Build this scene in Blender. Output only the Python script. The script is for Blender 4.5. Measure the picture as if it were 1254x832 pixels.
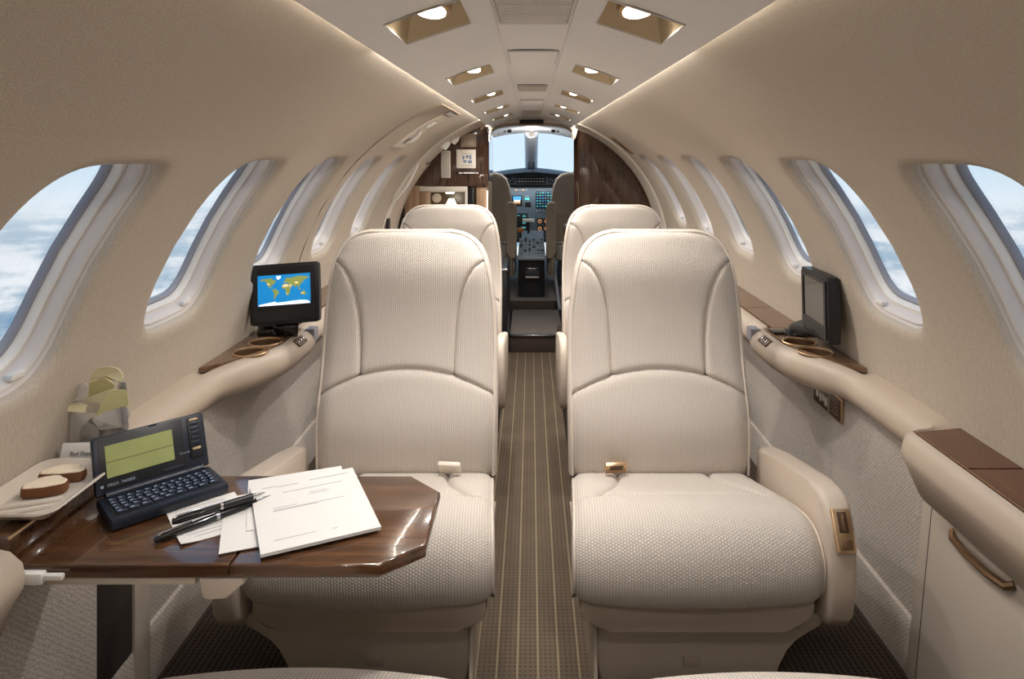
import bpy, bmesh, math, random
from mathutils import Vector, Matrix, Euler
random.seed(7)
PI = math.pi
for o in list(bpy.data.objects): bpy.data.objects.remove(o)
SC = bpy.context.scene
COL = SC.collection

# ------------------------------------------------------------ camera, sky, light, exposure
CAM_Z = 1.08
cam = bpy.data.cameras.new('camera'); camo = bpy.data.objects.new('camera', cam); COL.objects.link(camo)
cam.sensor_width = 36.0; cam.lens = 850 / 1254 * 36.0; cam.clip_start = 0.02
cam.shift_x = -23 / 1254; cam.shift_y = -229 / 1254      # lens shift, as on an architectural shift lens
camo.location = (-0.005, 0, CAM_Z); camo.rotation_euler = (PI / 2, 0, 0)
SC.camera = camo
vs = SC.view_settings
vs.view_transform = 'Standard'; vs.look = 'None'; vs.gamma = 1.0; vs.use_curve_mapping = False
vs.exposure = 0.45

SKY_STRENGTH = 1.55
COVE_W = 11.0          # watts per cove strip
LAMP_W = 1.55          # watts per reading lamp
def build_world():
    w = bpy.data.worlds.new('sky'); SC.world = w; w.use_nodes = True
    nt = w.node_tree; N = nt.nodes; L = nt.links; N.clear()
    out = N.new('ShaderNodeOutputWorld'); bg = N.new('ShaderNodeBackground')
    tc = N.new('ShaderNodeTexCoord'); sep = N.new('ShaderNodeSeparateXYZ')
    L.new(tc.outputs['Generated'], sep.inputs[0])
    def m(op, a, b=None, c=None):
        n = N.new('ShaderNodeMath'); n.operation = op
        for i, v in enumerate((a, b, c)):
            if v is None: continue
            if isinstance(v, (int, float)): n.inputs[i].default_value = v
            else: L.new(v, n.inputs[i])
        return n.outputs[0]
    z = sep.outputs['Z']
    # the clear sky above the dipped horizon
    ramp = N.new('ShaderNodeValToRGB'); r = ramp.color_ramp
    zz = m('MULTIPLY_ADD', z, 1.0, 0.10)
    L.new(zz, ramp.inputs[0])
    r.elements[0].position = 0.0; r.elements[0].color = (.43, .48, .52, 1)
    r.elements[1].position = 1.0; r.elements[1].color = (.20, .36, .60, 1)
    for p, c in ((.04, (.43, .48, .52, 1)), (.08, (.35, .44, .51, 1)), (.13, (.34, .43, .51, 1)), (.35, (.30, .42, .56, 1))):
        e = r.elements.new(p); e.color = c
    # cloud deck far below: direction projected on a level plane
    dep = m('MAXIMUM', m('MULTIPLY', z, -1.0), 0.025)
    cx = m('DIVIDE', sep.outputs['X'], dep); cy = m('DIVIDE', sep.outputs['Y'], dep)
    comb = N.new('ShaderNodeCombineXYZ'); L.new(cx, comb.inputs[0]); L.new(cy, comb.inputs[1])
    n1 = N.new('ShaderNodeTexNoise'); n1.inputs['Scale'].default_value = .55; n1.inputs['Detail'].default_value = 7; n1.inputs['Roughness'].default_value = .58
    L.new(comb.outputs[0], n1.inputs['Vector'])
    cm = N.new('ShaderNodeMapRange'); cm.inputs[1].default_value = .44; cm.inputs[2].default_value = .56; cm.interpolation_type = 'SMOOTHSTEP'
    # billowing tops: a second field in direction space
    mp = N.new('ShaderNodeMapping'); mp.inputs['Scale'].default_value = (11, 11, 24); L.new(tc.outputs['Generated'], mp.inputs['Vector'])
    n3 = N.new('ShaderNodeTexNoise'); n3.inputs['Scale'].default_value = 1.0; n3.inputs['Detail'].default_value = 8; n3.inputs['Roughness'].default_value = .6; L.new(mp.outputs[0], n3.inputs['Vector'])
    both = m('ADD', m('MULTIPLY', n1.outputs['Fac'], .45), m('MULTIPLY', n3.outputs['Fac'], .55))
    L.new(both, cm.inputs[0])
    n2 = N.new('ShaderNodeTexNoise'); n2.inputs['Scale'].default_value = 2.2; n2.inputs['Detail'].default_value = 6
    L.new(comb.outputs[0], n2.inputs['Vector'])
    cc = N.new('ShaderNodeMix'); cc.data_type = 'RGBA'; cc.inputs['A'].default_value = (.25, .30, .35, 1); cc.inputs['B'].default_value = (.60, .60, .60, 1)
    L.new(n3.outputs['Fac'], cc.inputs['Factor'])
    ground = N.new('ShaderNodeMix'); ground.data_type = 'RGBA'; ground.inputs['A'].default_value = (.09, .18, .27, 1)
    L.new(cm.outputs[0], ground.inputs['Factor']); L.new(cc.outputs['Result'], ground.inputs['B'])
    # haze towards the horizon
    hz = N.new('ShaderNodeMapRange'); hz.inputs[1].default_value = -.20; hz.inputs[2].default_value = -.06; hz.inputs[3].default_value = 0; hz.inputs[4].default_value = .65
    L.new(z, hz.inputs[0])
    gh = N.new('ShaderNodeMix'); gh.data_type = 'RGBA'; gh.inputs['B'].default_value = (.41, .46, .50, 1)
    L.new(hz.outputs[0], gh.inputs['Factor']); L.new(ground.outputs['Result'], gh.inputs['A'])
    sel = N.new('ShaderNodeMapRange'); sel.inputs[1].default_value = -.085; sel.inputs[2].default_value = -.055
    L.new(z, sel.inputs[0])
    fin = N.new('ShaderNodeMix'); fin.data_type = 'RGBA'
    L.new(sel.outputs[0], fin.inputs['Factor']); L.new(gh.outputs['Result'], fin.inputs['A']); L.new(ramp.outputs[0], fin.inputs['B'])
    L.new(fin.outputs['Result'], bg.inputs['Color']); bg.inputs['Strength'].default_value = SKY_STRENGTH
    L.new(bg.outputs[0], out.inputs[0])
build_world()
def area(name, loc, direction, sx, sy, watts, col, shape='RECTANGLE', spread=PI):
    l = bpy.data.lights.new(name, 'AREA'); l.shape = shape; l.size = sx; l.size_y = sy; l.energy = watts; l.color = col; l.spread = spread
    o = bpy.data.objects.new(name, l); COL.objects.link(o); o.location = loc
    d = Vector(direction).normalized()
    zax = -d; yax = Vector((0, 1, 0)); yax = (yax - zax * yax.dot(zax)).normalized() if abs(d.y) < .99 else Vector((1, 0, 0)); xax = yax.cross(zax)
    o.rotation_euler = Matrix((xax, yax, zax)).transposed().to_euler()
    return o
for s in (-1, 1):   # the cabin's cove strips along both ceiling edges
    area('cove_strip', (s * .262, .20, 1.257), (s * .55, 0, -.45), .010, 1.9, COVE_W * .26, (1.0, .93, .80))      # aft zone, dimmed
    area('cove_strip', (s * .262, 2.75, 1.257), (s * .55, 0, -.45), .010, 3.15, COVE_W * .74, (1.0, .95, .86))    # forward zone

# ------------------------------------------------------------ materials
MATS = {}
def lin(c): return tuple(((x / 255) / 12.92 if x / 255 <= .04045 else ((x / 255 + .055) / 1.055) ** 2.4) for x in c)
class NT:
    def __init__(s, name):
        s.m = bpy.data.materials.new(name); s.m.use_nodes = True; s.t = s.m.node_tree; s.N = s.t.nodes; s.L = s.t.links
        s.p = s.N['Principled BSDF']
    def n(s, typ, **kw):
        x = s.N.new(typ)
        for k, v in kw.items():
            if hasattr(x, k): setattr(x, k, v)
            else: x.inputs[k.replace('_', ' ')].default_value = v
        return x
    def link(s, a, b): s.L.new(a, b)
    def math(s, op, a, b=None):
        x = s.N.new('ShaderNodeMath'); x.operation = op
        for i, v in enumerate((a, b)):
            if v is None: continue
            if isinstance(v, (int, float)): x.inputs[i].default_value = v
            else: s.link(v, x.inputs[i])
        return x.outputs[0]
    def coord(s, kind='Object', scale=(1, 1, 1)):
        tc = s.N.new('ShaderNodeTexCoord'); mp = s.N.new('ShaderNodeMapping'); mp.inputs['Scale'].default_value = scale
        s.link(tc.outputs[kind], mp.inputs['Vector']); return mp.outputs[0]
    def noise(s, vec, scale, detail=4, rough=.55):
        x = s.n('ShaderNodeTexNoise'); x.inputs['Scale'].default_value = scale; x.inputs['Detail'].default_value = detail; x.inputs['Roughness'].default_value = rough
        s.link(vec, x.inputs['Vector']); return x.outputs['Fac']
    def mix(s, fac, a, b):
        x = s.N.new('ShaderNodeMix'); x.data_type = 'RGBA'
        for k, v in (('Factor', fac), ('A', a), ('B', b)):
            if isinstance(v, (int, float)): x.inputs[k].default_value = v
            elif isinstance(v, tuple): x.inputs[k].default_value = (*v[:3], 1)
            else: s.link(v, x.inputs[k])
        return x.outputs['Result']
    def rng(s, v, a, b, c=0., d=1.):
        x = s.N.new('ShaderNodeMapRange'); 
        for i, q in enumerate((a, b, c, d)): x.inputs[i + 1].default_value = q
        s.link(v, x.inputs[0]); return x.outputs[0]
    def bump(s, h, strength, dist=.002):
        x = s.N.new('ShaderNodeBump'); x.inputs['Strength'].default_value = strength; x.inputs['Distance'].default_value = dist
        s.link(h, x.inputs['Height']); s.link(x.outputs[0], s.p.inputs['Normal'])
    def set(s, col=None, rough=.5, metal=0., coat=0., spec=None):
        if col is not None:
            if isinstance(col, tuple): s.p.inputs['Base Color'].default_value = (*col[:3], 1)
            else: s.link(col, s.p.inputs['Base Color'])
        s.p.inputs['Roughness'].default_value = rough; s.p.inputs['Metallic'].default_value = metal
        s.p.inputs['Coat Weight'].default_value = coat; s.p.inputs['Coat Roughness'].default_value = .05
        if spec is not None: s.p.inputs['Specular IOR Level'].default_value = spec
        return s.m
def plain(key, rgb, rough=.5, metal=0., coat=0., var=.06, nscale=14, bump=0., bscale=300, spec=None):
    t = NT(key); c = lin(rgb); v = t.coord()
    col = t.mix(t.noise(v, nscale), tuple(x * (1 - var) for x in c), tuple(min(1, x * (1 + var)) for x in c))
    t.set(col, rough, metal, coat, spec)
    if bump: t.bump(t.noise(v, bscale, 3), bump, .001)
    MATS[key] = t.m
def weave(key, rgb, pitch=.0065, dark=.80, uv=True, strength=.6, rough=.75):
    t = NT(key); c = lin(rgb)
    v = t.coord('UV' if uv else 'Object', (1 / pitch,) * 3)
    sp = t.N.new('ShaderNodeSeparateXYZ'); t.link(v, sp.inputs[0])
    a, b = sp.outputs[0], sp.outputs[1]
    row = t.math('FLOOR', a); b = t.math('ADD', b, t.math('MULTIPLY', row, .5)); sh = a
    fx = t.math('ABSOLUTE', t.math('SUBTRACT', t.math('FRACT', sh), .5)); fy = t.math('ABSOLUTE', t.math('SUBTRACT', t.math('FRACT', b), .5))
    d = t.math('SQRT', t.math('ADD', t.math('POWER', fx, 2.), t.math('POWER', fy, 2.)))
    h = t.rng(d, .20, .52, 1., 0.)
    col = t.mix(h, tuple(x * dark for x in c), c)
    big = t.noise(t.coord('Object'), 9, 3)
    col = t.mix(t.math('MULTIPLY', big, .18), col, tuple(x * .8 for x in c))
    t.set(col, rough, 0, 0, .35); t.bump(h, strength, .0012); MATS[key] = t.m
def wood(key, dark, light, scale=(1.2, 14, 14), rough=.18, coat=.7, fine=1.):
    t = NT(key); v = t.coord('Object', scale)
    n1 = t.noise(v, 2.2, 6, .6); n2 = t.noise(t.coord('Object', tuple(x * 6 for x in scale)), 2.5, 4, .65)
    f = t.math('ADD', t.math('MULTIPLY', n1, .7), t.math('MULTIPLY', n2, .3 * fine))
    t.set(t.mix(t.rng(f, .34, .66), lin(dark), lin(light)), rough, 0, coat); MATS[key] = t.m
def emit(key, rgb, strength):
    t = NT(key); c = lin(rgb); t.p.inputs['Base Color'].default_value = (*c, 1); t.p.inputs['Emission Color'].default_value = (*c, 1); t.p.inputs['Emission Strength'].default_value = strength
    v = t.coord(); t.link(t.mix(t.noise(v, 40), c, tuple(x * .96 for x in c)), t.p.inputs['Emission Color']); MATS[key] = t.m
def glassy(key, tint=(1, 1, 1), gloss=.06, rough=.02, milk=0.):
    m = bpy.data.materials.new(key); m.use_nodes = True; nt = m.node_tree; nt.nodes.clear()
    o = nt.nodes.new('ShaderNodeOutputMaterial'); tr = nt.nodes.new('ShaderNodeBsdfTransparent'); tr.inputs[0].default_value = (*tint, 1)
    g = nt.nodes.new('ShaderNodeBsdfGlossy'); g.inputs['Roughness'].default_value = rough
    lw = nt.nodes.new('ShaderNodeLayerWeight'); lw.inputs[0].default_value = .25
    mm = nt.nodes.new('ShaderNodeMath'); mm.operation = 'MULTIPLY_ADD'; mm.inputs[1].default_value = gloss * 3; mm.inputs[2].default_value = gloss * .5
    nt.links.new(lw.outputs['Fresnel'], mm.inputs[0])
    mx = nt.nodes.new('ShaderNodeMixShader'); nt.links.new(mm.outputs[0], mx.inputs[0]); nt.links.new(tr.outputs[0], mx.inputs[1]); nt.links.new(g.outputs[0], mx.inputs[2])
    last = mx.outputs[0]
    if milk:
        df = nt.nodes.new('ShaderNodeBsdfDiffuse'); df.inputs[0].default_value = (.85, .84, .82, 1); m2 = nt.nodes.new('ShaderNodeMixShader'); m2.inputs[0].default_value = milk
        nt.links.new(last, m2.inputs[1]); nt.links.new(df.outputs[0], m2.inputs[2]); last = m2.outputs[0]
    nt.links.new(last, o.inputs[0]); MATS[key] = m

weave('seat_weave', (219, 208, 196), .0054, .68)
weave('seat_weave_dim', (214, 200, 184), .0062, .74)
plain('seat_leather', (214, 202, 189), .5, bump=.08, var=.03)
plain('pan_leather', (176, 160, 143), .5, bump=.08, var=.03)
plain('pedestal_plastic', (190, 177, 160), .45, var=.03)
plain('armrest_leather', (200, 185, 169), .48, bump=.08, var=.03)
plain('ledge_leather', (184, 168, 151), .46, bump=.08, var=.04)
plain('cream_plastic', (222, 212, 198), .42, var=.03)
plain('white_plastic', (226, 221, 214), .4, var=.02)
plain('ceiling_vinyl', (247, 244, 241), .55, var=.02, bump=.05, bscale=500)
plain('shade_cream', (212, 204, 199), .4, var=.05)
plain('gasket', (142, 142, 150), .45, var=.05)
plain('laminate', (188, 176, 162), .45, var=.03)
plain('black_plastic', (24, 24, 27), .38, var=.1)
plain('black_gloss', (14, 14, 16), .12, coat=.5, var=.1)
plain('dark_void', (46, 37, 32), .7)
plain('gold', (216, 184, 146), .28, metal=.85, var=.05)
plain('bronze', (150, 120, 92), .3, metal=.8, var=.08)
plain('chrome', (205, 205, 208), .15, metal=1., var=.03)
plain('placard_brown', (84, 62, 44), .3, var=.1)
plain('plaque', (150, 132, 110), .4, var=.05)
plain('paper', (224, 219, 214), .8, var=.015)
plain('ink', (70, 70, 78), .8)
plain('print_white', (228, 226, 220), .6)
plain('navy_plastic', (27, 33, 46), .36, var=.08, bump=.05)
plain('key_navy', (36, 44, 62), .4, var=.08)
plain('key_print', (150, 160, 176), .6)
plain('crust', (112, 70, 40), .8, var=.25, bump=.5, bscale=160)
plain('crumb', (238, 220, 192), .85, var=.10, bump=.5, bscale=220, nscale=60)
plain('tray', (210, 198, 184), .32, var=.03)
plain('sandwich_yellow', (230, 220, 182), .6, var=.15, nscale=40)
plain('lettuce', (200, 192, 138), .6, var=.2, nscale=60)
plain('cockpit_grey', (100, 114, 126), .5, var=.06)
plain('cockpit_dark', (34, 42, 50), .55, var=.1)
plain('cockpit_tan', (200, 180, 155), .65, bump=.1, var=.04)
plain('cockpit_white', (226, 226, 228), .5, var=.03)
plain('button_pale', (150, 160, 165), .5)
plain('lever_white', (232, 230, 224), .4)
plain('lever_orange', (190, 122, 54), .4)
plain('grille_grey', (150, 142, 134), .6, var=.1)
plain('mesh_cream', (200, 190, 176), .6, var=.05)
plain('step_carpet', (112, 104, 96), .95, var=.15, bump=.6, bscale=500)
plain('mat_dark', (62, 48, 38), .9, var=.15, bump=.5, bscale=400)
wood('wood_table', (47, 28, 17), (108, 73, 47), (1.0, 22, 22), .16, .55)
wood('wood_ledge', (74, 52, 35), (128, 96, 70), (46, 1.6, 46), .24, .4)
wood('wood_lid', (54, 29, 17), (116, 70, 44), (90, 2.2, 90), .22, .4)
wood('wood_cabinet', (44, 28, 19), (82, 56, 40), (16, 16, 1.0), .10, .9)
wood('wood_light', (126, 98, 74), (160, 130, 102), (18, 18, 1.0), .3, .3)
emit('lamp_white', (255, 244, 226), 9.)
emit('niche_light', (255, 240, 215), 6.)
emit('screen_blue', (10, 112, 170), .85)
emit('screen_land', (126, 134, 66), .7)
emit('screen_sand', (212, 184, 140), .8)
emit('screen_ice', (225, 232, 238), .85)
emit('screen_dark', (6, 8, 10), .2)
emit('screen_cyan', (90, 190, 190), .8)
emit('screen_sky', (64, 140, 190), .8)
emit('screen_earth', (160, 116, 66), .8)
emit('screen_amber', (206, 146, 96), .8)
glassy('window_glass', (.98, .99, 1.0), .05)
glassy('plastic_film', (.94, .94, .94), .30, .10, .16)

def linen():
    t = NT('wall_fabric'); c = lin((191, 178, 162))
    sp = t.coord('Object', (70, 70, 6)); n1 = t.noise(sp, 5, 3, .6); n2 = t.noise(t.coord('Object', (320, 320, 60)), 2, 2)
    f = t.math('ADD', t.math('MULTIPLY', n1, .6), t.math('MULTIPLY', n2, .4))
    t.set(t.mix(t.rng(f, .3, .7), tuple(x * .80 for x in c), tuple(x * 1.10 for x in c)), .85, 0, 0, .25); t.bump(f, .5, .001); MATS['wall_fabric'] = t.m
    t = NT('panel_fabric'); c = lin((200, 190, 180))
    v = t.coord('Object', (1, 1, 1)); w = t.n('ShaderNodeTexWave'); w.inputs['Scale'].default_value = 62; w.inputs['Distortion'].default_value = 7.; w.inputs['Detail'].default_value = 3; w.inputs['Detail Scale'].default_value = 3.; w.bands_direction = 'DIAGONAL'
    t.link(v, w.inputs['Vector'])
    n2 = t.noise(v, 240, 3); f = t.math('ADD', t.math('MULTIPLY', w.outputs['Fac'], .6), t.math('MULTIPLY', n2, .4))
    t.set(t.mix(f, tuple(x * .60 for x in c), tuple(min(1, x * 1.05) for x in c)), .9, 0, 0, .2); t.bump(f, .5, .001); MATS['panel_fabric'] = t.m
    # carpet with long pale stripes and rows of darker dots
    t = NT('aisle_carpet'); tc = t.coord('Object'); s = t.N.new('ShaderNodeSeparateXYZ'); t.link(tc, s.inputs[0])
    x, y = s.outputs[0], s.outputs[1]
    st = t.math('ABSOLUTE', t.math('SUBTRACT', t.math('FRACT', t.math('MULTIPLY', t.math('ADD', x, .6125), 1 / .050)), .5))
    stripe = t.rng(st, .02, .07, 1., 0.)
    dx = t.math('ABSOLUTE', t.math('SUBTRACT', t.math('FRACT', t.math('MULTIPLY', x, 1 / .0125)), .5))
    dy = t.math('ABSOLUTE', t.math('SUBTRACT', t.math('FRACT', t.math('MULTIPLY', y, 1 / .014)), .5))
    dot = t.rng(t.math('MAXIMUM', dx, dy), .18, .32, 1., 0.)
    ns = t.noise(t.coord('Object', (1, 1, 1)), 6, 4); fine = t.noise(t.coord('Object'), 500, 2)
    base = t.mix(ns, lin((84, 73, 61)), lin((114, 101, 85)))
    base = t.mix(t.math('MULTIPLY', dot, .55), base, lin((66, 48, 38)))
    base = t.mix(t.math('MULTIPLY', stripe, .5), base, lin((176, 158, 128)))
    base = t.mix(t.math('MULTIPLY', fine, .35), base, lin((60, 50, 42)))
    t.set(base, .95, 0, 0, .1); t.bump(fine, .6, .002); MATS['aisle_carpet'] = t.m
    t = NT('side_carpet'); tc = t.coord('Object'); s = t.N.new('ShaderNodeSeparateXYZ'); t.link(tc, s.inputs[0])
    st = t.math('ABSOLUTE', t.math('SUBTRACT', t.math('FRACT', t.math('MULTIPLY', s.outputs[0], 1 / .013)), .5))
    dy = t.math('ABSOLUTE', t.math('SUBTRACT', t.math('FRACT', t.math('MULTIPLY', s.outputs[1], 1 / .010)), .5))
    f = t.math('MULTIPLY', t.rng(st, .1, .3, 1., 0.), t.rng(dy, .1, .35, 1., .3)); fine = t.noise(t.coord('Object'), 500, 2)
    t.set(t.mix(f, lin((84, 74, 66)), lin((42, 35, 32))), .95, 0, 0, .1); t.bump(fine, .6, .002); MATS['side_carpet'] = t.m
    t = NT('lcd_green'); v = t.coord('Object'); n = t.noise(v, 20, 3)
    t.set(t.mix(n, lin((146, 152, 92)), lin((172, 178, 116))), .25, 0, .6); MATS['lcd_green'] = t.m
linen()

# ------------------------------------------------------------ geometry helpers
WORLD_ROOTS = {}
def root_of(p):
    while p.parent is not None: p = p.parent
    return p
def thing(name, label, cat, loc=(0, 0, 0), rotz=0., group=None, local=False):
    o = bpy.data.objects.new(name, None); COL.objects.link(o); o.location = loc; o.rotation_euler = (0, 0, rotz); o.empty_display_size = .05
    if label: o['label'] = label
    if cat: o['category'] = cat
    if group: o['group'] = group
    if not local: WORLD_ROOTS[o.name] = Vector(loc)
    return o
def structure(o, label=None): 
    o['kind'] = 'structure'
    if label: o['label'] = label
    if 'category' in o: del o['category']
    return o
def tag(o, label, cat, group=None):
    o['label'] = label; o['category'] = cat
    if group: o['group'] = group
    return o
def link_bm(name, bm, mat, parent=None, smooth=True, angle=40, label=None, base=False):
    bmesh.ops.recalc_face_normals(bm, faces=bm.faces[:])
    me = bpy.data.meshes.new(name)
    loc = Vector((0, 0, 0))
    if parent is not None:
        r = root_of(parent)
        if r.name in WORLD_ROOTS: bmesh.ops.translate(bm, verts=bm.verts[:], vec=-WORLD_ROOTS[r.name])
    elif base:
        co = [v.co for v in bm.verts]
        loc = Vector(((min(c.x for c in co) + max(c.x for c in co)) / 2, (min(c.y for c in co) + max(c.y for c in co)) / 2, min(c.z for c in co)))
        bmesh.ops.translate(bm, verts=bm.verts[:], vec=-loc)
    bm.to_mesh(me); bm.free()
    if smooth:
        me.shade_smooth()
        if angle: me.set_sharp_from_angle(angle=math.radians(angle))
    o = bpy.data.objects.new(name, me); COL.objects.link(o); o.location = loc
    me.materials.append(MATS[mat] if isinstance(mat, str) else mat)
    if parent is not None: o.parent = parent
    if label: o['label'] = label
    return o
def bm_box(bm, c, size, bevel=0., rot=None, seg=2):
    r = bmesh.ops.create_cube(bm, size=1.); vs_ = r['verts']
    bmesh.ops.scale(bm, verts=vs_, vec=Vector(size))
    if bevel:
        es = list({e for v in vs_ for e in v.link_edges})
        b = bmesh.ops.bevel(bm, geom=es, offset=min(bevel, min(size) * .49), segments=seg, profile=.5, affect='EDGES', clamp_overlap=True)
        vs_ = list({v for f in b['faces'] for v in f.verts} | {v for v in vs_ if v.is_valid})
    M = Matrix.Translation(Vector(c))
    if rot is not None: M = M @ (rot.to_4x4() if isinstance(rot, Matrix) else Euler(rot).to_matrix().to_4x4())
    bmesh.ops.transform(bm, matrix=M, verts=vs_)
def box(name, c, size, mat, parent=None, bevel=.002, rot=None, label=None, base=False, seg=2):
    bm = bmesh.new(); bm_box(bm, c, size, bevel, rot, seg)
    return link_bm(name, bm, mat, parent, label=label, base=base)
def bm_prism(bm, pts, axis, a0, a1, bevel=0., seg=2):
    # pts: 2D outline; axis 'x': (y,z), 'y': (x,z), 'z': (x,y)
    def P(p, a): return {'x': (a, p[0], p[1]), 'y': (p[0], a, p[1]), 'z': (p[0], p[1], a)}[axis]
    A = [bm.verts.new(P(p, a0)) for p in pts]; B = [bm.verts.new(P(p, a1)) for p in pts]; n = len(pts)
    fs = [bm.faces.new(A), bm.faces.new(B[::-1])]
    for i in range(n): bm.faces.new((A[i], B[i], B[(i + 1) % n], A[(i + 1) % n]))
    if bevel:
        es = [e for f in fs for e in f.edges]
        bmesh.ops.bevel(bm, geom=es, offset=bevel, segments=seg, profile=.5, affect='EDGES', clamp_overlap=True)
def prism(name, pts, axis, a0, a1, mat, parent=None, bevel=.0, label=None, base=False, seg=2):
    bm = bmesh.new(); bm_prism(bm, pts, axis, a0, a1, bevel, seg)
    return link_bm(name, bm, mat, parent, label=label, base=base)
def bm_tube(bm, path, r, n=10, closed=False):
    path = [Vector(p) for p in path]; rings = []; up = Vector((0, 0, 1)); m = len(path)
    prev = None
    for i, p in enumerate(path):
        a = path[(i - 1) % m] if closed or i > 0 else p; b = path[(i + 1) % m] if closed or i < m - 1 else p
        t = (b - a).normalized()
        if prev is None:
            u = t.cross(up if abs(t.z) < .95 else Vector((1, 0, 0))).normalized()
        else: u = (prev - t * prev.dot(t)).normalized()
        prev = u; w = t.cross(u); rr = r[i] if isinstance(r, (list, tuple)) else r
        rings.append([bm.verts.new(p + (u * math.cos(2 * PI * k / n) + w * math.sin(2 * PI * k / n)) * rr) for k in range(n)])
    for i in range(m if closed else m - 1):
        A, B = rings[i], rings[(i + 1) % m]
        for k in range(n): bm.faces.new((A[k], A[(k + 1) % n], B[(k + 1) % n], B[k]))
    if not closed: bm.faces.new(rings[0]); bm.faces.new(rings[-1][::-1])
def tube(name, path, r, mat, parent=None, n=10, closed=False, label=None, base=False):
    bm = bmesh.new(); bm_tube(bm, path, r, n, closed); return link_bm(name, bm, mat, parent, label=label, base=base)
def bm_lathe(bm, prof, M=Matrix(), n=28):
    rings = []
    for r, z in prof:
        rings.append([bm.verts.new(M @ Vector((r * math.cos(2 * PI * k / n), r * math.sin(2 * PI * k / n), z))) for k in range(n)] if r > 1e-6 else [bm.verts.new(M @ Vector((0, 0, z)))])
    for A, B in zip(rings, rings[1:]):
        for k in range(n):
            a, b = A[k % len(A)], A[(k + 1) % len(A)]; c, d = B[(k + 1) % len(B)], B[k % len(B)]
            f = []
            for q in (a, b, c, d):
                if q not in f: f.append(q)
            if len(f) > 2: bm.faces.new(f)
def lathe(name, prof, loc, mat, parent=None, n=28, rot=None, label=None, base=False):
    bm = bmesh.new(); M = Matrix.Translation(Vector(loc))
    if rot is not None: M = M @ Euler(rot).to_matrix().to_4x4()
    bm_lathe(bm, prof, M, n); return link_bm(name, bm, mat, parent, label=label, base=base)
def bm_grid(bm, P, uvs=None, closed_u=False):
    V = [[bm.verts.new(p) for p in row] for row in P]
    lay = bm.loops.layers.uv.verify() if uvs else None
    for j in range(len(V) - 1):
        nn = len(V[j])
        for i in range(nn if closed_u else nn - 1):
            i2 = (i + 1) % nn
            q = (V[j][i], V[j][i2], V[j + 1][i2], V[j + 1][i]); ix = ((j, i), (j, i2), (j + 1, i2), (j + 1, i))
            try: f = bm.faces.new(q)
            except ValueError: continue
            if uvs:
                for l, (a, b) in zip(f.loops, ix): l[lay].uv = uvs[a][b]
    return V
def grid(name, P, mat, parent=None, uvs=None, closed_u=False, angle=50, label=None):
    bm = bmesh.new(); bm_grid(bm, P, uvs, closed_u)
    bmesh.ops.remove_doubles(bm, verts=bm.verts[:], dist=1e-6)
    return link_bm(name, bm, mat, parent, angle=angle, label=label)
def text(name, s, mat, parent, M, size, extrude=.0002, align='CENTER', label=None):
    cu = bpy.data.curves.new('t', 'FONT'); cu.body = s; cu.size = size; cu.extrude = extrude; cu.align_x = align; cu.align_y = 'CENTER'; cu.resolution_u = 2
    ob = bpy.data.objects.new('t', cu); COL.objects.link(ob)
    dg = bpy.context.evaluated_depsgraph_get(); me = bpy.data.meshes.new_from_object(ob.evaluated_get(dg))
    bpy.data.objects.remove(ob)
    bm = bmesh.new(); bm.from_mesh(me); bpy.data.meshes.remove(me)
    bmesh.ops.transform(bm, matrix=M, verts=bm.verts[:])
    return link_bm(name, bm, mat, parent, smooth=False, label=label)
def frame_matrix(origin, xdir, ydir):
    x = Vector(xdir).normalized(); y = Vector(ydir); y = (y - x * y.dot(x)).normalized(); z = x.cross(y)
    M = Matrix((x, y, z)).transposed().to_4x4(); M.translation = Vector(origin); return M
def interp(x, pts):
    if x <= pts[0][0]: return pts[0][1]
    for (a, va), (b, vb) in zip(pts, pts[1:]):
        if x <= b:
            t = (x - a) / (b - a); t = t * t * (3 - 2 * t); return va + (vb - va) * t
    return pts[-1][1]
def lerpi(x, pts):
    if x <= pts[0][0]: return pts[0][1]
    for (a, va), (b, vb) in zip(pts, pts[1:]):
        if x <= b: return va + (vb - va) * (x - a) / (b - a)
    return pts[-1][1]
def clus(i, n): return .25 * i / n + .75 * (.5 - .5 * math.cos(PI * i / n))
def copy_tree(o, parent=None):
    c = o.copy(); COL.objects.link(c); c.parent = parent
    for ch in list(o.children): copy_tree(ch, c)
    return c

# ------------------------------------------------------------ cabin shell
R, ZC = .80, .50
Y0, Y1 = -.80, 4.40
FLOOR_A = -.17
def cyl(th, y, s, r=R): return (s * r * math.cos(th), y, ZC + r * math.sin(th))
D2R = PI / 180
TH_LOW, TH_TOP = 4.0 * D2R, 73.5 * D2R
WIN_TH, WIN_H, WIN_W, WIN_R = 29.75 * D2R, .201, .141, .085
WIN_Y = [.455 + .5205 * i for i in range(7)]
PITCH = .5205
def rr_outline(a, b, r, n=9):   # rounded rectangle, counter-clockwise, 4*(n+1) points + mid-edge points
    pts = []
    for cx, cy, a0 in ((a - r, b - r, 0), (-(a - r), b - r, 90), (-(a - r), -(b - r), 180), (a - r, -(b - r), 270)):
        for k in range(n + 1):
            t = (a0 + 90 * k / n) * D2R; pts.append((cx + r * math.cos(t), cy + r * math.sin(t)))
        nx = {0: 90, 90: 180, 180: 270, 270: 0}[a0]
        e = pts[-1]; s_ = {0: (-(a - r), b), 90: (-a, -(b - r)), 180: (a - r, -b), 270: (a, b - r)}[a0]
        for q in (1 / 3, 2 / 3): pts.append((e[0] + (s_[0] - e[0]) * q, e[1] + (s_[1] - e[1]) * q))
    return pts
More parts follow.
